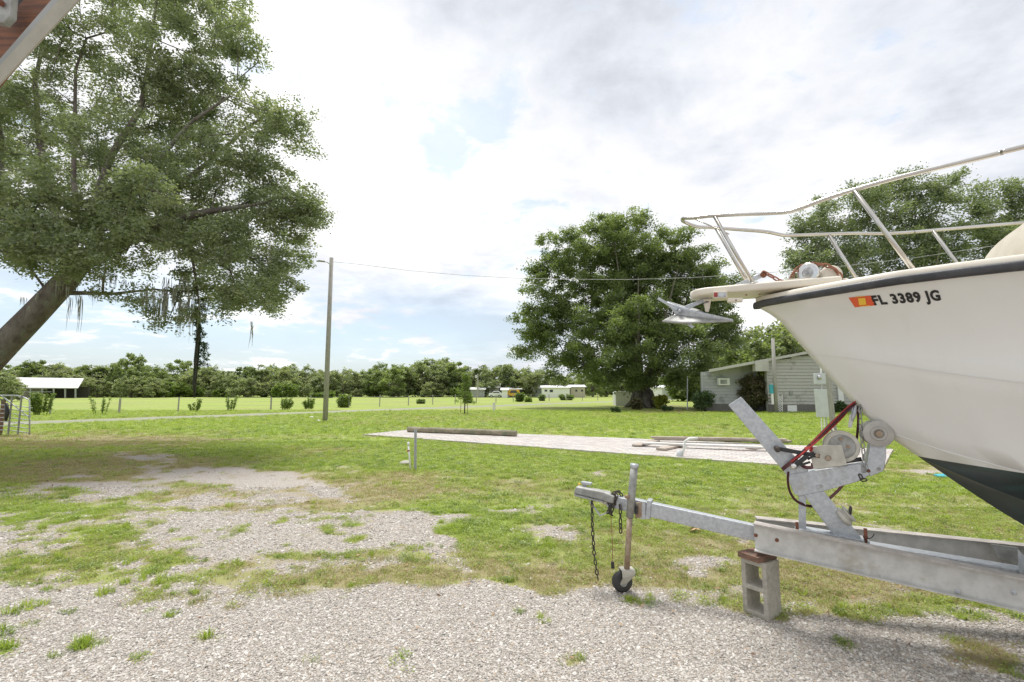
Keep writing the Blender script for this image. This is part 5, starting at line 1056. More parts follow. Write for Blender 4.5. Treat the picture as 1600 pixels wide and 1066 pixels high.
# registration mark, mapped on to the hull
deps = bpy.context.evaluated_depsgraph_get(); loc_b = Vector(ORG[boat.name])
vv = [v.co + loc_b for v in hull.data.vertices]; bvh = BVHTree.FromPolygons(vv, [tuple(p_.vertices) for p_ in hull.data.polygons])
def onhull(px, py, off):
    r = pray(px, py).normalized(); h = bvh.ray_cast(CAMP, r)
    if h[0] is None: return W(px, py, 2.6)
    n_ = h[1] if h[1].dot(r) < 0 else -h[1]; return h[0] + n_ * off
fc_ = bpy.data.curves.new('txt', 'FONT'); fc_.body = 'FL 3389 JG'; fc_.size = 1; fc_.offset = .046; fc_.resolution_u = 3; fc_.space_character = 1.12
fo = bpy.data.objects.new('txt', fc_); COL.objects.link(fo); bpy.context.view_layer.update(); tm = bpy.data.meshes.new_from_object(fo.evaluated_get(bpy.context.evaluated_depsgraph_get()))
tv = np.array([tuple(v.co) for v in tm.vertices]); x0, x1, y0, y1 = tv[:, 0].min(), tv[:, 0].max(), 0.0, float(np.percentile(tv[:, 1], 97)); bpy.data.objects.remove(fo)
bm = bmesh.new(); bm.from_mesh(tm); bmesh.ops.triangulate(bm, faces=bm.faces); bmesh.ops.subdivide_edges(bm, edges=[e_ for e_ in bm.edges if e_.calc_length() > .3], cuts=2)
bm.verts.ensure_lookup_table(); chars = {}
# corners of the lettering in the photograph: bottom-left, bottom-right, top-right, top-left
bl, br_, tr_, tl_ = (1366, 476), (1471, 468.5), (1466, 452.5), (1359, 462)
mb = MB(); vs = []
for v in bm.verts:
    u, w_ = (v.co.x - x0) / (x1 - x0), (v.co.y - y0) / (y1 - y0); px = (bl[0] * (1 - u) + br_[0] * u) * (1 - w_) + (tl_[0] * (1 - u) + tr_[0] * u) * w_; py = (bl[1] * (1 - u) + br_[1] * u) * (1 - w_) + (tl_[1] * (1 - u) + tr_[1] * u) * w_; vs.append(onhull(px, py, .003))
mb.add(vs, [tuple(v.index for v in f.verts) for f in bm.faces]); bm.free(); mb.build('registration_number', 'ink', boat)
def patch(pix, off, nm, m_, par=boat, k=4):
    a, b2, c, d = [Vector((*q, 0)) for q in pix]; rows_ = []
    for i in range(k + 1): rows_.append([onhull(*( (a.lerp(b2, j / k)).lerp(d.lerp(c, j / k), i / k))[:2], off) for j in range(k + 1)])
    return MB().grid(rows_).build(nm, m_, par)
st = patch([(1336, 480), (1369, 477), (1360, 461.5), (1326, 465)], .003, 'registration_sticker', 'sticker'); patch([(1343, 476.5), (1354, 475.5), (1352, 465), (1341, 466)], .0045, 'yellow_emblem', 'stickery', st)
patch([(1344, 479), (1360, 477.6), (1359.6, 476.6), (1343.6, 478)], .0045, 'print_line', 'stickery', st); patch([(1337, 464), (1350, 462.7), (1349.6, 461.9), (1336.6, 463.2)], .0045, 'print_line', 'stickery', st)
# pulpit
zt = A(1100, 455.5).z; pts = []
sT = bs(A(1079, 463))[0]
for s_, y_ in [(.55, .19), (0, .19), (sT + .12, .17), (sT + .04, .13), (sT, .05)]: pts.append((s_, y_))
poly = [BPt(s_, y_, zt - .03) for s_, y_ in pts] + [BPt(s_, -y_, zt - .03) for s_, y_ in reversed(pts)]
MB().prism(poly, (0, 0, .062)).build('bow_pulpit', 'cream', boat, bevel=.018)
# bow roller bracket and lights under the pulpit
mb = MB().prism([A(1099, 468, .05), A(1111, 468, .05), A(1109, 482, .05), A(1107, 488, .05), A(1102, 487, .05)], TR * .012).prism([A(1099, 468, -.05), A(1111, 468, -.05), A(1109, 482, -.05), A(1107, 488, -.05), A(1102, 487, -.05)], TR * .012); rb = mb.build('roller_bracket', 'cream', boat)
MB().cyl(A(1104, 475, .055), A(1104, 475, -.055), .025).build('bow_roller', 'galv_d', rb, smooth=True)
mb = MB().prism([A(1114, 456, .2), A(1136, 455, .2), A(1137, 466, .2), A(1115, 467, .2)], TR * .035); nl = mb.build('nav_light', 'cream', boat, bevel=.005); MB().prism([A(1115.5, 457.5, .222), A(1121, 457.3, .222), A(1121, 464, .222), A(1115.5, 464, .222)], TR * .012).build('red_lens', 'redlens', nl); MB().prism([A(1122, 457.5, .222), A(1134, 457, .222), A(1134.5, 464, .222), A(1122, 464.5, .222)], TR * .012).build('clear_lens', 'lens', nl)
MB().prism([A(1137, 466.5, .17), A(1161, 466, .17), A(1160, 472, .17), A(1136, 473, .17)], TR * .05).build('light_base', 'cream', boat, bevel=.004)
for q in ((1166, 461), (1187, 460), (1150, 469.5)): MB().lathe(A(*q, .192), TR, [(.007, 0), (.007, .003)], 8).build('screw', 'rust', boat)
# rails
zr = A(1067, 345).z; sR = bs(A(1067, 345))[0]
wR = lambda s: float(np.interp(s, [sR, sR + .03, sR + .12, sR + .3, .15, .5, 1.0, 1.6, 2.4], [0, .07, .13, .17, .24, .46, .68, .86, 1.0]))
near_ = []
for px, py in [(1085, 340.5), (1110, 337.5), (1150, 335.5), (1200, 333.5), (1232, 331), (1252, 325), (1290, 311), (1334, 297), (1400, 278.5), (1480, 259), (1560, 240), (1600, 229.5)]:
    p_ = onplan(px, py, wR); s_, y_ = bs(p_); near_.append((s_, y_, p_.z))
tipp = A(1066.5, 344.5); tip3 = (bs(tipp)[0], 0, tipp.z); n0 = near_[0]
lastn = near_[-1]; near_.append((lastn[0] + .8, wR(lastn[0] + .8), lastn[2] + .02)); near_.append((lastn[0] + 1.6, wR(lastn[0] + 1.6), lastn[2] - .02))
full = [(s, -y, z) for s, y, z in reversed(near_)] + [(tip3[0] + .012, -.05, tip3[2]), tip3, (tip3[0] + .012, .05, tip3[2])] + near_
def bez(P, k=6):
    P = [Vector(p_) for p_ in P]; out = []
    for i in range(len(P) - 1):
        p0, p1, p2, p3 = P[max(i - 1, 0)], P[i], P[i + 1], P[min(i + 2, len(P) - 1)]
        for j in range(k):
            u = j / k; out.append(.5 * ((2 * p1) + (p2 - p0) * u + (2 * p0 - 5 * p1 + 4 * p2 - p3) * u * u + (3 * p1 - p0 - 3 * p2 + p3) * u ** 3))
    return out + [P[-1]]
RR = .0145
MB().tube(bez([BPt(*q) for q in full], 4), RR, 12).build('bow_rail', 'stain', boat, smooth=True)
def rail_at(s, sg): ss = [q[0] for q in near_]; return BPt(s, sg * float(np.interp(s, ss, [q[1] for q in near_])), float(np.interp(s, ss, [q[2] for q in near_])))
def s_of(px, py): return bs(onplan(px, py, wR))[0]
s1 = s_of(1116, 340); foot1 = bs(A(1178, 447, .15))[0]; s2 = s_of(1334, 297); f2 = onplan(1433, 423, lambda s: wS(s) - .09); s2f, y2f = bs(f2)
for sg in (1, -1):
    MB().tube([rail_at(s1, sg), BPt(foot1, sg * .15, zt - .01)], RR, 12).build('stanchion', 'stain', boat, smooth=True); MB().lathe(BPt(foot1, sg * .15, zt - .002), (0, 0, 1), [(.035, 0), (.033, .008), (.018, .012)], 16).build('foot_plate', 'stain', boat, smooth=True)
    MB().tube([rail_at(s2, sg), BPt(s2f, sg * y2f, f2.z - .03)], RR, 12).build('stanchion', 'stain', boat, smooth=True)
    s3 = s2 + (s2 - s1) * .9; MB().tube([rail_at(s3, sg), BPt(s3 + (s2f - s2), sg * (y2f + .2), f2.z - .05)], RR, 12).build('stanchion', 'stain', boat, smooth=True)
a_ = rail_at(s1 + .04, 1).lerp(BPt(foot1, .15, zt), .28); MB().tube([BPt(tip3[0] + .06, .08, tip3[2]), a_], .006, 6).build('brace', 'stain', boat, smooth=True)
# canvas / cabin front
M_s = bs(W(1566, 400, 2.6))[0]
zc = float(np.interp(1.25, [q[0] for q in rowsS], [q[2] for q in rowsS])) + .06
rows_ = []
for s_, w_, h_ in [(1.52, .05, .0), (1.53, .60, .05), (1.56, .68, .22), (1.62, .74, .42), (1.72, .80, .50), (2.2, .9, .54), (3.2, 1.0, .42), (3.9, 1.0, .36), (4.0, 1.0, .0)]:
    rows_.append([BPt(s_, w_ * math.sin(a_) , zc - .03 + h_ * (max(0, math.cos(a_)) ** .35)) for a_ in np.linspace(-math.pi / 2, math.pi / 2, 17)])
MB().grid(rows_).build('canvas_cover', 'canvas', boat, smooth=True)
# windlass and spotlight on deck
dk = lambda px, py, off: A(px, py, off)
sp = A(1264, 427, .12); TRL = (TR - AX * .5).normalized(); lamp = MB().lathe(sp, (TR - AX * .5).normalized(), [(.03, -.09), (.05, -.07), (.066, -.03), (.07, 0), (.07, .012), (.064, .014)], 24).build('spotlight', 'chrome', boat, smooth=True)
MB().lathe(sp + (TR - AX * .5).normalized() * .008, (TR - AX * .5).normalized(), [(.064, 0), (.058, .012), (.02, .02)], 24).build('lens', 'lens', lamp, smooth=True)
MB().lathe(sp + TRL * .010, TRL, [(.068, -.004), (.074, 0), (.074, .012), (.066, .014)], 24).build('bezel', 'chrome', lamp, smooth=True)
wl = MB().lathe(A(1296, 433, .0), TR, [(.04, -.08), (.072, -.075), (.076, 0), (.072, .075), (.04, .08)], 24).build('windlass', 'cream', boat, smooth=True); MB().box(A(1290, 446, 0), (.26, .2, .05), -YAW).build('base', 'cream', wl, bevel=.01)
MB().beam(A(1229, 438, .16), A(1290, 435.5, .16), .02, .016).build('light_bar', 'cream', boat); 
for q in (1244, 1262): MB().beam(A(q, 437, .14), A(q, 447, .14), .02, .02).build('bar_leg', 'cream', boat)
# chain helper: each link an object sharing one mesh
def link_mesh(name, L, w, r):
    mb = MB(); pts = []; k = 14; hl = L / 2 - w / 2
    for i in range(k):
        a_ = 2 * math.pi * i / k; pts.append(Vector(((hl if math.cos(a_) > 0 else -hl) + math.cos(a_) * (w / 2 - r), math.sin(a_) * (w / 2 - r), 0)))
    pts.append(pts[0]); pts.append(pts[1]); mb.tube(pts, r, 6, cap=False); me = bpy.data.meshes.new(name); me.from_pydata(mb.v, [], mb.f); me.polygons.foreach_set('use_smooth', [True] * len(me.polygons)); return me
def chain(nm, pts, L, w, r, m_, parent):
    c = empty(nm, pts[0], parent=parent); me = link_mesh('link', L, w, r); me.materials.append(M[m_]); P = [Vector(p_) for p_ in pts]; seg = [0]
    for i in range(len(P) - 1): seg.append(seg[-1] + (P[i + 1] - P[i]).length)
    pitch = L - 2.4 * r; n_ = int(seg[-1] / pitch); tw = 0
    def at_(d_):
        d_ = min(max(d_, 0), seg[-1]); i = max(0, min(len(P) - 2, int(np.searchsorted(seg, d_)) - 1)); return P[i].lerp(P[i + 1], (d_ - seg[i]) / max(1e-6, seg[i + 1] - seg[i]))
    for i in range(n_ + 1):
        p_ = at_(i * pitch); t_ = (at_(i * pitch + pitch * .5) - at_(i * pitch - pitch * .5)).normalized(); a_, s_, u_ = frame_of(t_); tw = math.pi / 4 + (math.pi / 2 if i % 2 else 0) + random.uniform(-.25, .25)
        y_ = s_ * math.cos(tw) + u_ * math.sin(tw); z_ = a_.cross(y_); mt_ = Matrix((a_, y_, z_)).transposed().to_4x4(); mt_.translation = p_ - Vector(ORG[c.name]); o_ = bpy.data.objects.new('link', me); COL.objects.link(o_); o_.parent = c; o_.matrix_local = mt_
    return c
anc = empty('anchor', A(1080, 495), 'galvanised plough anchor hanging under the bow pulpit', 'anchor')
# anchor shank and flukes
MB().beam(A(1068, 483, .0), A(1198, 427, .0), .014, .036).build('shank', 'galv', anc, bevel=.003)
def fluke(edge, keel_, sag, nm='fluke', m_='galv'):
    rows_ = []
    for f in np.linspace(0, 1, 6):
        r_ = []
        for (e_, k_) in zip(edge, keel_): p_ = A(*e_).lerp(A(*k_), float(f)); r_.append(p_ - Vector((0, 0, sag * math.sin(math.pi * f))))
        rows_.append(bez(r_, 4))
    o_ = MB().grid(rows_).build(nm, m_, anc, smooth=True); sd_ = o_.modifiers.new('thick', 'SOLIDIFY'); sd_.thickness = .011; sd_.offset = 0; return o_
kl = [(1058, 492, .03), (1078, 495.5, .04), (1110, 499.5, .09), (1146, 501.5, .15)]
fluke([(1040, 470.5, -.02), (1068, 480.5, .04), (1104, 489.5, .10), (1145, 499, .165)], kl, .012); fluke([(1034, 502.5, .10), (1058, 505, .13), (1098, 504.5, .14), (1145, 502.5, .16)], kl, -.006, 'fluke', 'galv_d')
fluke([(1046, 472, -.16), (1066, 478, -.15), (1090, 484, -.10), (1100, 488, -.04)], kl[:2] + [(1090, 494, .03), (1102, 496, .06)], .01, 'fluke', 'galv_d')
MB().cyl(A(1062, 486, .07), A(1062, 486, -.06), .016, 12).build('pivot_pin', 'galv', anc, smooth=True); MB().lathe(A(1193, 429, .012), TR, [(.02, -.03), (.024, -.02), (.024, .0), (.02, .01)], 14).build('shackle', 'rust', anc, smooth=True)
MB().beam(A(1028, 466, .06), A(1058, 484, .03), .014, .022).build('stock', 'galv', anc); MB().beam(A(1043, 472, -.06), A(1066, 481, -.03), .012, .018).build('stock', 'galv', anc); MB().beam(A(1066, 498, .08), A(1083, 512, .10), .014, .02).build('stock', 'galv', anc)
shc = chain('anchor_chain', [A(1196, 427, .02), A(1206, 432, .02), A(1216, 438, .03), A(1228, 442, .04), A(1240, 445, .04)], .06, .036, .0065, 'chain_r', anc)
chain('anchor_chain', [A(1236, 441, .13), A(1239, 427, .12), A(1250, 417, .10), A(1268, 412.5, .10), A(1288, 414, .10), A(1303, 419, .10), A(1312, 429, .11), A(1316, 441, .13)], .055, .036, .0065, 'chain_r', boat)

# ------------------------------------------------------------------ trailer
tr = empty('boat_trailer', (A(1250, 850).x, A(1250, 850).y, 0), 'aluminium boat trailer with galvanised tongue and winch post', 'boat trailer')
def flat(pix, th, nm, m_, off=0, par=tr, bev=.0025): return MB().prism([A(x_, y_, off) for x_, y_ in pix], TR * th).build(nm, m_, par, bevel=bev)
# tongue
MB().beam(A(985, 788.5), A(1200, 836.5), .075, .115).build('tongue', 'galv', tr, bevel=.006)
MB().beam(A(1011, 794), A(1018, 795.5), .10, .15).build('tongue_collar', 'galv', tr, bevel=.003)
MB().beam(A(950, 781), A(988, 790), .08, .10).build('tongue_tip', 'galv', tr, bevel=.005)
# coupler
cp = MB().prism([A(898, 770, .045), A(902, 759, .045), A(947, 768, .045), A(962, 775, .045), A(960, 786, .045), A(930, 778, .045)], TR * -.09).build('coupler', 'galv_d', tr, bevel=.012)
MB().beam(A(900, 772, .05), A(945, 783, .05), .115, .012).build('lip', 'galv_d', cp); MB().prism([A(909, 752, 0), A(925, 754.5, 0), A(924, 758, 0), A(910, 756.5, 0)], TR * .05).build('latch', 'galv', cp, bevel=.002); MB().beam(A(914, 757, 0), A(913, 763, 0), .02, .03).build('latch_post', 'galv', cp)
MB().ball(A(905.5, 757, 0), .012, 8).build('nut', 'stickery', cp)
MB().beam(A(945, 777), A(951, 778.5), .1, .10).build('coupler_collar', 'winch', tr, bevel=.004)
MB().beam(A(921, 783, .03), A(938, 806, .03), .02, .008).build('hook', 'galv', tr); MB().beam(A(938, 806, .03), A(950, 800, .03), .02, .008).build('hook', 'galv', tr)
# jack
jx = lambda px, py: A(px, py, .10)
jk = MB().tube([jx(991, 729), jx(984, 808)], .031, 16).build('jack_tube', 'galv_d', tr, smooth=True)
MB().tube([jx(991.4, 725), jx(990.9, 732)], .034, 16).build('cap', 'galv', jk, smooth=True); MB().tube([jx(984.2, 806), jx(979.5, 889)], .0235, 14).build('inner_tube', 'rust' if False else 'galv_d', jk, smooth=True)
M['jackrust'] = mat('rusty_tube', (0.42, 0.35, 0.27), (0.30, 0.20, 0.13), 18, .65, .2, metal=.2, c3=(0.22, 0.12, 0.08), s3=9); jk.children[-1].data.materials.clear(); jk.children[-1].data.materials.append(M['jackrust'])
for c_ in jk.children:
    if c_.name.startswith('inner_tube'): c_.data.materials.clear(); c_.data.materials.append(M['jackrust'])
MB().tube([jx(982, 778), A(978, 776, .16)], [.02, .014], 10).build('handle_stub', 'jackrust', jk, smooth=True)
MB().prism([A(994, 786, .05), A(1003, 784, .05), A(1003, 808, .05), A(993, 810, .05)], TR * .03).build('pivot_plate', 'jackrust', tr); MB().beam(A(1004, 783, .05), A(1004, 811, .05), .02, .05).build('clamp_plate', 'galv', tr, bevel=.003); MB().tube([A(994, 790, .09), A(994, 803, .09)], .014, 8).build('bolt', 'black', tr)
wc_ = jx(972, 908); wc_.z = .083; wd = (TR * .9 + AX * .5).normalized()
whl = MB().lathe(wc_, wd, [(.03, -.036), (.055, -.038), (.075, -.03), (.083, -.014), (.083, .014), (.075, .03), (.055, .038), (.03, .036)], 28).build('jack_wheel', 'rubber', tr, smooth=True); MB().lathe(wc_, wd, [(.028, -.045), (.028, .045)], 16).build('hub', 'galv_d', whl)
fwd = wd.cross(Vector((0, 0, 1))).normalized(); top = jx(979.5, 889)
for sgn in (-1, 1):
    o_ = wd * .045 * sgn; MB().prism([top + fwd * -.055 + o_, top + fwd * .055 + o_, top + fwd * .05 - Vector((0, 0, .055)) + o_, wc_ + fwd * .028 + o_ - Vector((0, 0, .01)), wc_ - fwd * .028 + o_, top + fwd * -.055 - Vector((0, 0, .03)) + o_], wd * .005).build('wheel_fork', 'winch', tr)
MB().prism([top + fwd * -.055 + wd * .047, top + fwd * .055 + wd * .047, top + fwd * .055 - wd * .047, top - fwd * .055 - wd * .047], (0, 0, .006)).build('fork_top', 'winch', tr)
# safety chains
chain('safety_chain', [A(925, 783, .05), A(925, 800, .05), A(926, 830, .05), A(928, 862, .05), A(931, 885, .06), A(934, 903, .07)], .052, .032, .0055, 'chain_d', tr)
chain('safety_chain', [A(969, 792, .07), A(969.5, 812, .07), A(970, 836, .07)], .052, .032, .0055, 'chain_d', tr)
chain('safety_chain', [A(960, 786, .05), A(955, 775, .06), A(960, 769, .04), A(967, 768, .0), A(972, 775, -.02)], .045, .03, .0055, 'chain_d', tr)
chain('safety_chain', [A(950, 800, .07), A(953, 790, .07), A(951, 778, .06), A(957, 771, .03), A(964, 774, .06), A(958, 790, .07), A(955, 805, .07)], .045, .03, .0055, 'chain_d', tr)
for k_ in range(2): MB().tube([A(953 + 4 * k_, 779, .065), A(950 + 4 * k_, 787, .075), A(955, 795, .07), A(952, 803, .07), A(957 + k_, 806, .065)], .007, 6).build('cable_bundle', 'black', tr, smooth=True)
MB().tube(bez([A(954, 804, .07), A(956, 830, .07), A(957, 860, .08), A(957, 880, .09)], 5), .0028, 5).build('light_cable', 'chain_r', tr, smooth=True); MB().tube([A(957, 878, .09), A(957.5, 888, .09)], [.013, .015], 8).build('cable_plug', 'black', tr)
# side rails (I-beams)
def ibeam(t0, b0, t1, b1, ext, nm, lab=None):    # top and bottom points at both ends
    hgt0 = (t0 - b0).length; d_ = (t1 - t0); t1 = t0 + d_ * ext; b1 = b0 + (b1 - b0) * ext; a_ = (t1 - t0).normalized(); sd = a_.cross(Vector((0, 0, 1))).normalized()
    r_ = empty(nm, t0, parent=tr)
    MB().prism([b0, b1, t1, t0], sd * .008).build('web', 'alu', r_)
    MB().beam(t0, t1, .095, .009).build('top_flange', 'alu_top', r_); MB().beam(b0, b1, .095, .009).build('bottom_flange', 'alu', r_); return r_
t0, t1 = W(1178, 817, 3.72), W(1600, 903, 2.93); b0, b1 = W(1180, 858, 3.72), W(1600, 953.5, 2.93)
b0.x, b0.y = t0.x, t0.y; b1.x, b1.y = t1.x, t1.y
t0n = t0
ibeam(t0, b0, t1, b1, 2.6, 'side_rail'); q0, q1 = W(1181, 809, 3.93), W(1600, 852, 3.5); ibeam(q0, q0 - Vector((0, 0, .17)), q1, q1 - Vector((0, 0, .17)), 2.6, 'side_rail')
sdv = ((t1 - t0).normalized()).cross(Vector((0, 0, 1))).normalized()
if sdv.y > 0: sdv = -sdv
def webp(px, py, off=.01):
    r = pray(px, py); n_ = sdv; o_ = t0 + sdv * off; t_ = (o_ - CAMP).dot(n_) / r.dot(n_); return CAMP + r * t_
for px, py, m_ in ((1181, 836.5, 'rust'), (1214, 844, 'rust'), (1584, 926, 'galv'), (1496, 924, 'galv')):
    MB().lathe(webp(px, py, .004), sdv, [(.013, 0), (.013, .006), (.007, .008), (.007, .014)], 12).build('bolt', m_, tr)
# spine and cross plate
MB().beam(A(1240, 837.5), A(1605, 900), .11, .085).build('centre_spine', 'galv', tr, bevel=.005)
MB().beam(A(1240, 837.5).lerp(A(1605, 900), 1.0), A(1240, 837.5).lerp(A(1605, 900), 2.4), .11, .08).build('centre_spine', 'galv', tr)
flat([(1590, 858), (1600, 868), (1604, 912), (1593, 908)], .01, 'gusset_plate', 'galv', .07); flat([(1548, 850), (1592, 856), (1592, 882), (1560, 874)], .01, 'backing_plate', 'galv_d', -.30)
# winch post
flat([(1243, 826), (1250, 824), (1356, 842), (1356, 850), (1347, 849.5), (1243, 833)], .13, 'base_plate', 'galv', .0)
flat([(1248, 768), (1259, 768), (1259, 827), (1248, 826)], .05, 'upright_tube', 'galv', .0)
flat([(1254, 771), (1286, 766), (1344, 838), (1340, 842), (1300, 833)], .075, 'diagonal_brace', 'galv', .0, bev=.006)
flat([(1228, 741), (1250, 737), (1352, 722), (1357, 740), (1346, 749), (1290, 765), (1247, 774), (1240, 770)], .085, 'winch_arm', 'galv', .0, bev=.005)
flat([(1352, 722), (1358, 692), (1382, 694), (1382.5, 713), (1378, 735), (1357, 743.5)], .085, 'roller_upright', 'galv', .001, bev=.005)
flat([(1138, 633), (1158, 620), (1236, 707), (1262, 733), (1256, 740), (1228, 740.5)], .08, 'step_arm', 'galv', -.004, bev=.005)
rl = MB().lathe(A(1370, 677, .02), TR, [(.085, .055), (.09, .05), (.088, .03), (.06, .0), (.06, -.02), (.088, -.05), (.09, -.07), (.085, -.075)], 36).build('bow_roller', 'roller', tr, smooth=True)
MB().lathe(A(1370, 677, .02), TR, [(.05, .056), (.046, .062), (.03, .062), (.03, .058)], 24).build('hub', 'roller', rl, smooth=True); MB().lathe(A(1370, 677, .02), TR, [(.022, .06), (.02, .075), (.01, .078)], 10).build('bolt', 'jackrust', rl)
wn = flat([(1264, 699), (1278, 697), (1280, 696), (1315, 695), (1324, 727), (1271, 733)], .006, 'winch_side', 'winch', .06); flat([(1268, 701), (1315, 697), (1324, 727), (1271, 733)], .006, 'winch_side', 'winch', -.04)
dr_ = MB().lathe(A(1314, 697, .0), TR, [(.105, .042), (.11, .04), (.11, .034), (.04, .034), (.04, -.03), (.11, -.03), (.11, -.036)], 40).build('winch_drum', 'winch', tr, smooth=False)
MB().lathe(A(1314, 697, .0), TR, [(.085, .0425), (.08, .046), (.03, .046), (.028, .05)], 32).build('drum_face', 'galv_d', dr_)
for q in ((1314, 686), (1325, 698)): MB().lathe(A(*q, .047), TR, [(.012, 0), (.012, .008)], 6).build('bolt', 'jackrust', dr_)
MB().lathe(A(1294, 716, .064), TR, [(.02, 0), (.018, .012), (.01, .016)], 10).build('bolt', 'jackrust', tr)
MB().beam(A(1217, 701.5, .085), A(1281, 713, .10), .012, .03).build('crank_handle', 'black', tr, bevel=.003); MB().lathe(A(1214.5, 702, .10), TR, [(.016, -.11), (.02, -.1), (.02, .03), (.014, .035)], 16).build('crank_knob', 'chain_d', tr, smooth=True); MB().lathe(A(1277, 712, .105), TR, [(.014, 0), (.014, .012)], 6).build('bolt', 'jackrust', tr)
MB().tube([A(1322, 721, .02), A(1346, 717.5, .02)], .015, 10).build('ratchet_handle', 'black', tr, smooth=True)
for q, m_ in (((1357, 736), 'rust'), ((1373, 733), 'galv_d'), ((1259, 741), 'galv'), ((1278, 761), 'galv'), ((1283, 760), 'galv_d')): MB().lathe(A(*q, .044), TR, [(.012, 0), (.011, .007)], 10).build('bolt', m_, tr)
for q in ((1245, 816, 1246, 832), (1352, 826, 1353, 848), (1349, 840, 1356, 839)): MB().tube([A(q[0], q[1], .06), A(q[2], q[3], .06)], .011, 8).build('u_bolt', 'rust', tr, smooth=True)
MB().tube(bez([A(1354, 842, .06), A(1362, 840, .07), A(1366, 834, .06)], 4), .003, 5).build('wire_end', 'black', tr)
# round spare hub hanging on the brace
hx = A(1321, 806, .02); hd = (AX * .8 + Vector((0, 0, .62)) + TR * .15).normalized(); MB().lathe(hx, hd, [(.06, -.03), (.066, -.02), (.066, .0), (.05, .004), (.05, .02), (.062, .024), (.06, .032)], 24).build('keel_roller', 'winch', tr, smooth=True); MB().prism([hx + hd * .033 + TR * .05, hx + hd * .033 - TR * .05, hx + hd * .045 - TR * .04 + Vector((0, 0, .04)), hx + hd * .045 + TR * .04 + Vector((0, 0, .04))], hd * .006).build('roller_plate', 'dark', tr)
# straps
def ribbon(pts, w, nm, m_, par=tr, tw=Vector((0, 0, 1)), off=0):
    P = bez([A(x_, y_, o_) for x_, y_, o_ in pts], 5); rows_ = []
    for i, p_ in enumerate(P):
        t_ = (P[min(i + 1, len(P) - 1)] - P[max(0, i - 1)]).normalized(); s_ = (TR * 0.75 + t_.cross(TR) * .66); s_ = (s_ - t_ * s_.dot(t_)).normalized(); n_ = t_.cross(s_) * .0015; rows_.append([p_ - s_ * w / 2 - n_, p_ + s_ * w / 2 - n_, p_ + s_ * w / 2 + n_, p_ - s_ * w / 2 + n_, p_ - s_ * w / 2 - n_])
    return MB().grid(rows_).build(nm, m_, par)
stp = empty('ratchet_strap', A(1230, 735), 'dark red ratchet strap pulling the bow eye down to the winch post', 'strap')
ribbon([(1222, 734, .09), (1262, 700, .10), (1300, 662, .08), (1336, 629, .03)], .032, 'webbing', 'darkstrap', stp); ribbon([(1236, 722, .102), (1268, 697, .112), (1300, 668, .09), (1318, 650, .06), (1325, 640, .05)], .014, 'webbing', 'redstrap', stp)
ribbon([(1266, 694, .12), (1290, 670, .10), (1320, 640, .055), (1337, 627, .03)], .008, 'webbing', 'redstrap', stp)
ribbon([(1340, 634, .02), (1341, 660, .02), (1338, 690, .02), (1333, 714, .02)], .026, 'webbing', 'darkstrap', stp)
ribbon([(1232, 737, .09), (1231, 752, .09), (1235, 770, .08), (1246, 784, .06), (1268, 791, .0), (1290, 783, -.05), (1308, 768, -.05), (1320, 754, -.05)], .022, 'webbing', 'darkstrap', stp)
ribbon([(1248, 723, .08), (1258, 730, .05), (1269, 730, .03), (1270, 724, .03)], .03, 'webbing', 'darkstrap', stp); ribbon([(1258, 702, .11), (1268, 699, .11), (1266, 706, .11)], .03, 'webbing', 'redstrap', stp)
rt = MB().beam(A(1238, 731, .09), A(1262, 712, .10), .035, .03).build('ratchet', 'black', stp, bevel=.003); MB().lathe(A(1240, 728, .085), TR, [(.022, 0), (.024, .02), (.012, .03)], 12).build('spool', 'chrome', rt, smooth=True); MB().beam(A(1250, 727, .10), A(1266, 722, .10), .03, .012).build('handle', 'black', rt); MB().tube([A(1262, 718, .10), A(1272, 712, .1), A(1270, 706, .1)], .008, 6).build('catch', 'black', rt)
ey = MB().tube(bez([A(1330, 628, .02), A(1337, 640, .02), A(1345, 642, .02), A(1347, 634, .02)], 4), .007, 8).build('bow_eye', 'galv_d', boat, smooth=True)
MB().tube([A(1336, 632, .03), A(1334, 648, .03), A(1329, 664, .02)], [.012, .016, .006], 8).build('snap_hook', 'galv', stp, smooth=True); MB().beam(A(1331, 648, .03), A(1328, 668, .03), .004, .024).build('hook_tab', 'alu', stp)
chain('bow_chain', [A(1343, 632, .02), A(1344, 655, .02), A(1346, 680, .03), A(1349, 705, .05), A(1350, 725, .055), A(1350, 738, .05)], .052, .03, .0045, 'galv_d', tr)
chain('bow_chain', [A(1345, 745, .05), A(1348, 751, .05), A(1353, 748, .05)], .045, .03, .0045, 'chain_d', tr)
# wheels further back
for sg in (1, -1):
    c = B0 + AX * 3.6 + TR * sg * 1.12; c.z = .31; w_ = MB().lathe(c, TR, [(.2, -.09), (.29, -.1), (.31, -.06), (.31, .06), (.29, .1), (.2, .09)], 28).build('wheel', 'rubber', tr, smooth=True); MB().lathe(c, TR, [(.2, -.06), (.17, -.03), (.17, .03), (.2, .06)], 20).build('rim', 'galv', w_, smooth=True)
a_ = B0 + AX * 3.6; MB().beam(Vector((a_.x, a_.y, .31)) + TR * 1.1, Vector((a_.x, a_.y, .31)) - TR * 1.1, .06, .06).build('axle', 'galv', tr)
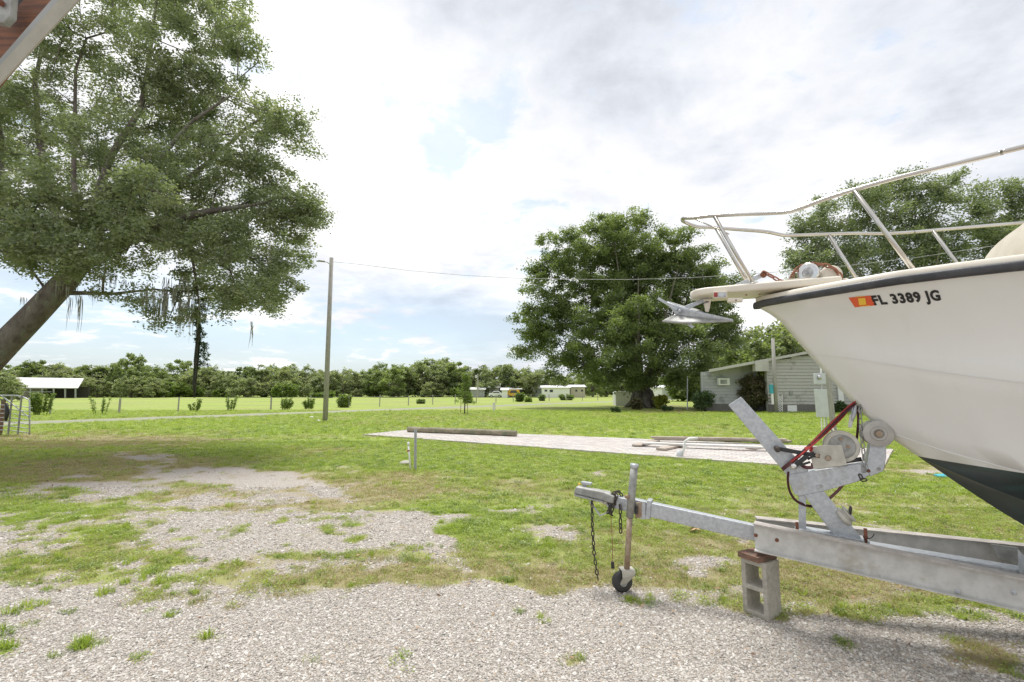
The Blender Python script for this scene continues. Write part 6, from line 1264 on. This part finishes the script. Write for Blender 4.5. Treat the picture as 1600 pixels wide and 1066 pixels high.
# ------------------------------------------------------------------ concrete block and plank under the rail
cb_ = G(1201, 971); ang = R(55); e1 = Vector((-math.cos(ang), math.sin(ang), 0)); e2 = Vector((math.sin(ang), math.cos(ang), 0)); S_ = .19; H_ = .395
def bp(u, v, z): return cb_ + e1 * u * S_ + e2 * v * S_ + Vector((0, 0, z))
bk = MB(); wt = .034 / S_
def bbox(u0, u1, v0, v1, z0, z1): bk.add([bp(u, v, z) for u in (u0, u1) for v in (v0, v1) for z in (z0, z1)], [(0, 1, 3, 2), (4, 6, 7, 5), (0, 4, 5, 1), (2, 3, 7, 6), (0, 2, 6, 4), (1, 5, 7, 3)])
bm = bmesh.new()
# front face with two cells running through (along e2): face polygon built from strips
zs = [0, .036, .182, .214, .36, H_]; us = [0, wt, 1 - wt, 1]
V = {}
def vid(i, j, k):
    key = (i, j, k)
    if key not in V: V[key] = bm.verts.new(bp(us[i], k, zs[j]))
    return V[key]
solid = lambda i, j: not (i == 1 and j in (1, 3))
for i in range(3):
    for j in range(5):
        if not solid(i, j): continue
        for k in (0, 1): bm.faces.new([vid(i, j, k), vid(i + 1, j, k), vid(i + 1, j + 1, k), vid(i, j + 1, k)])
        for (di, dj, a, b2) in ((-1, 0, (i, j), (i, j + 1)), (1, 0, (i + 1, j), (i + 1, j + 1)), (0, -1, (i, j), (i + 1, j)), (0, 1, (i, j + 1), (i + 1, j + 1))):
            ni, nj = i + di, j + dj
            if ni < 0 or ni > 2 or nj < 0 or nj > 4 or not solid(ni, nj): bm.faces.new([vid(*a, 0), vid(*b2, 0), vid(*b2, 1), vid(*a, 1)])
bmesh.ops.recalc_face_normals(bm, faces=bm.faces); me = bpy.data.meshes.new('cinder_block'); 
for v in bm.verts: v.co -= cb_
bm.to_mesh(me); bm.free(); cbo = bpy.data.objects.new('cinder_block', me); cbo.location = cb_ + Vector((0, 0, -.004)); COL.objects.link(cbo); me.materials.append(M['block'])
bv = cbo.modifiers.new('bevel', 'BEVEL'); bv.width = .006; bv.segments = 2; bv.limit_method = 'ANGLE'
tag(cbo, 'grey concrete block standing on end under the trailer rail', 'concrete block')
pc = bp(.55, .42, H_ + .018); MB_ = MB().box(pc, (.215, .17, .04), -ang + math.pi / 2 - R(8)); tag(MB_.build('wood_shim', 'plank_red', None, bevel=.003), 'reddish brown wood scrap on top of the concrete block', 'wood scrap')
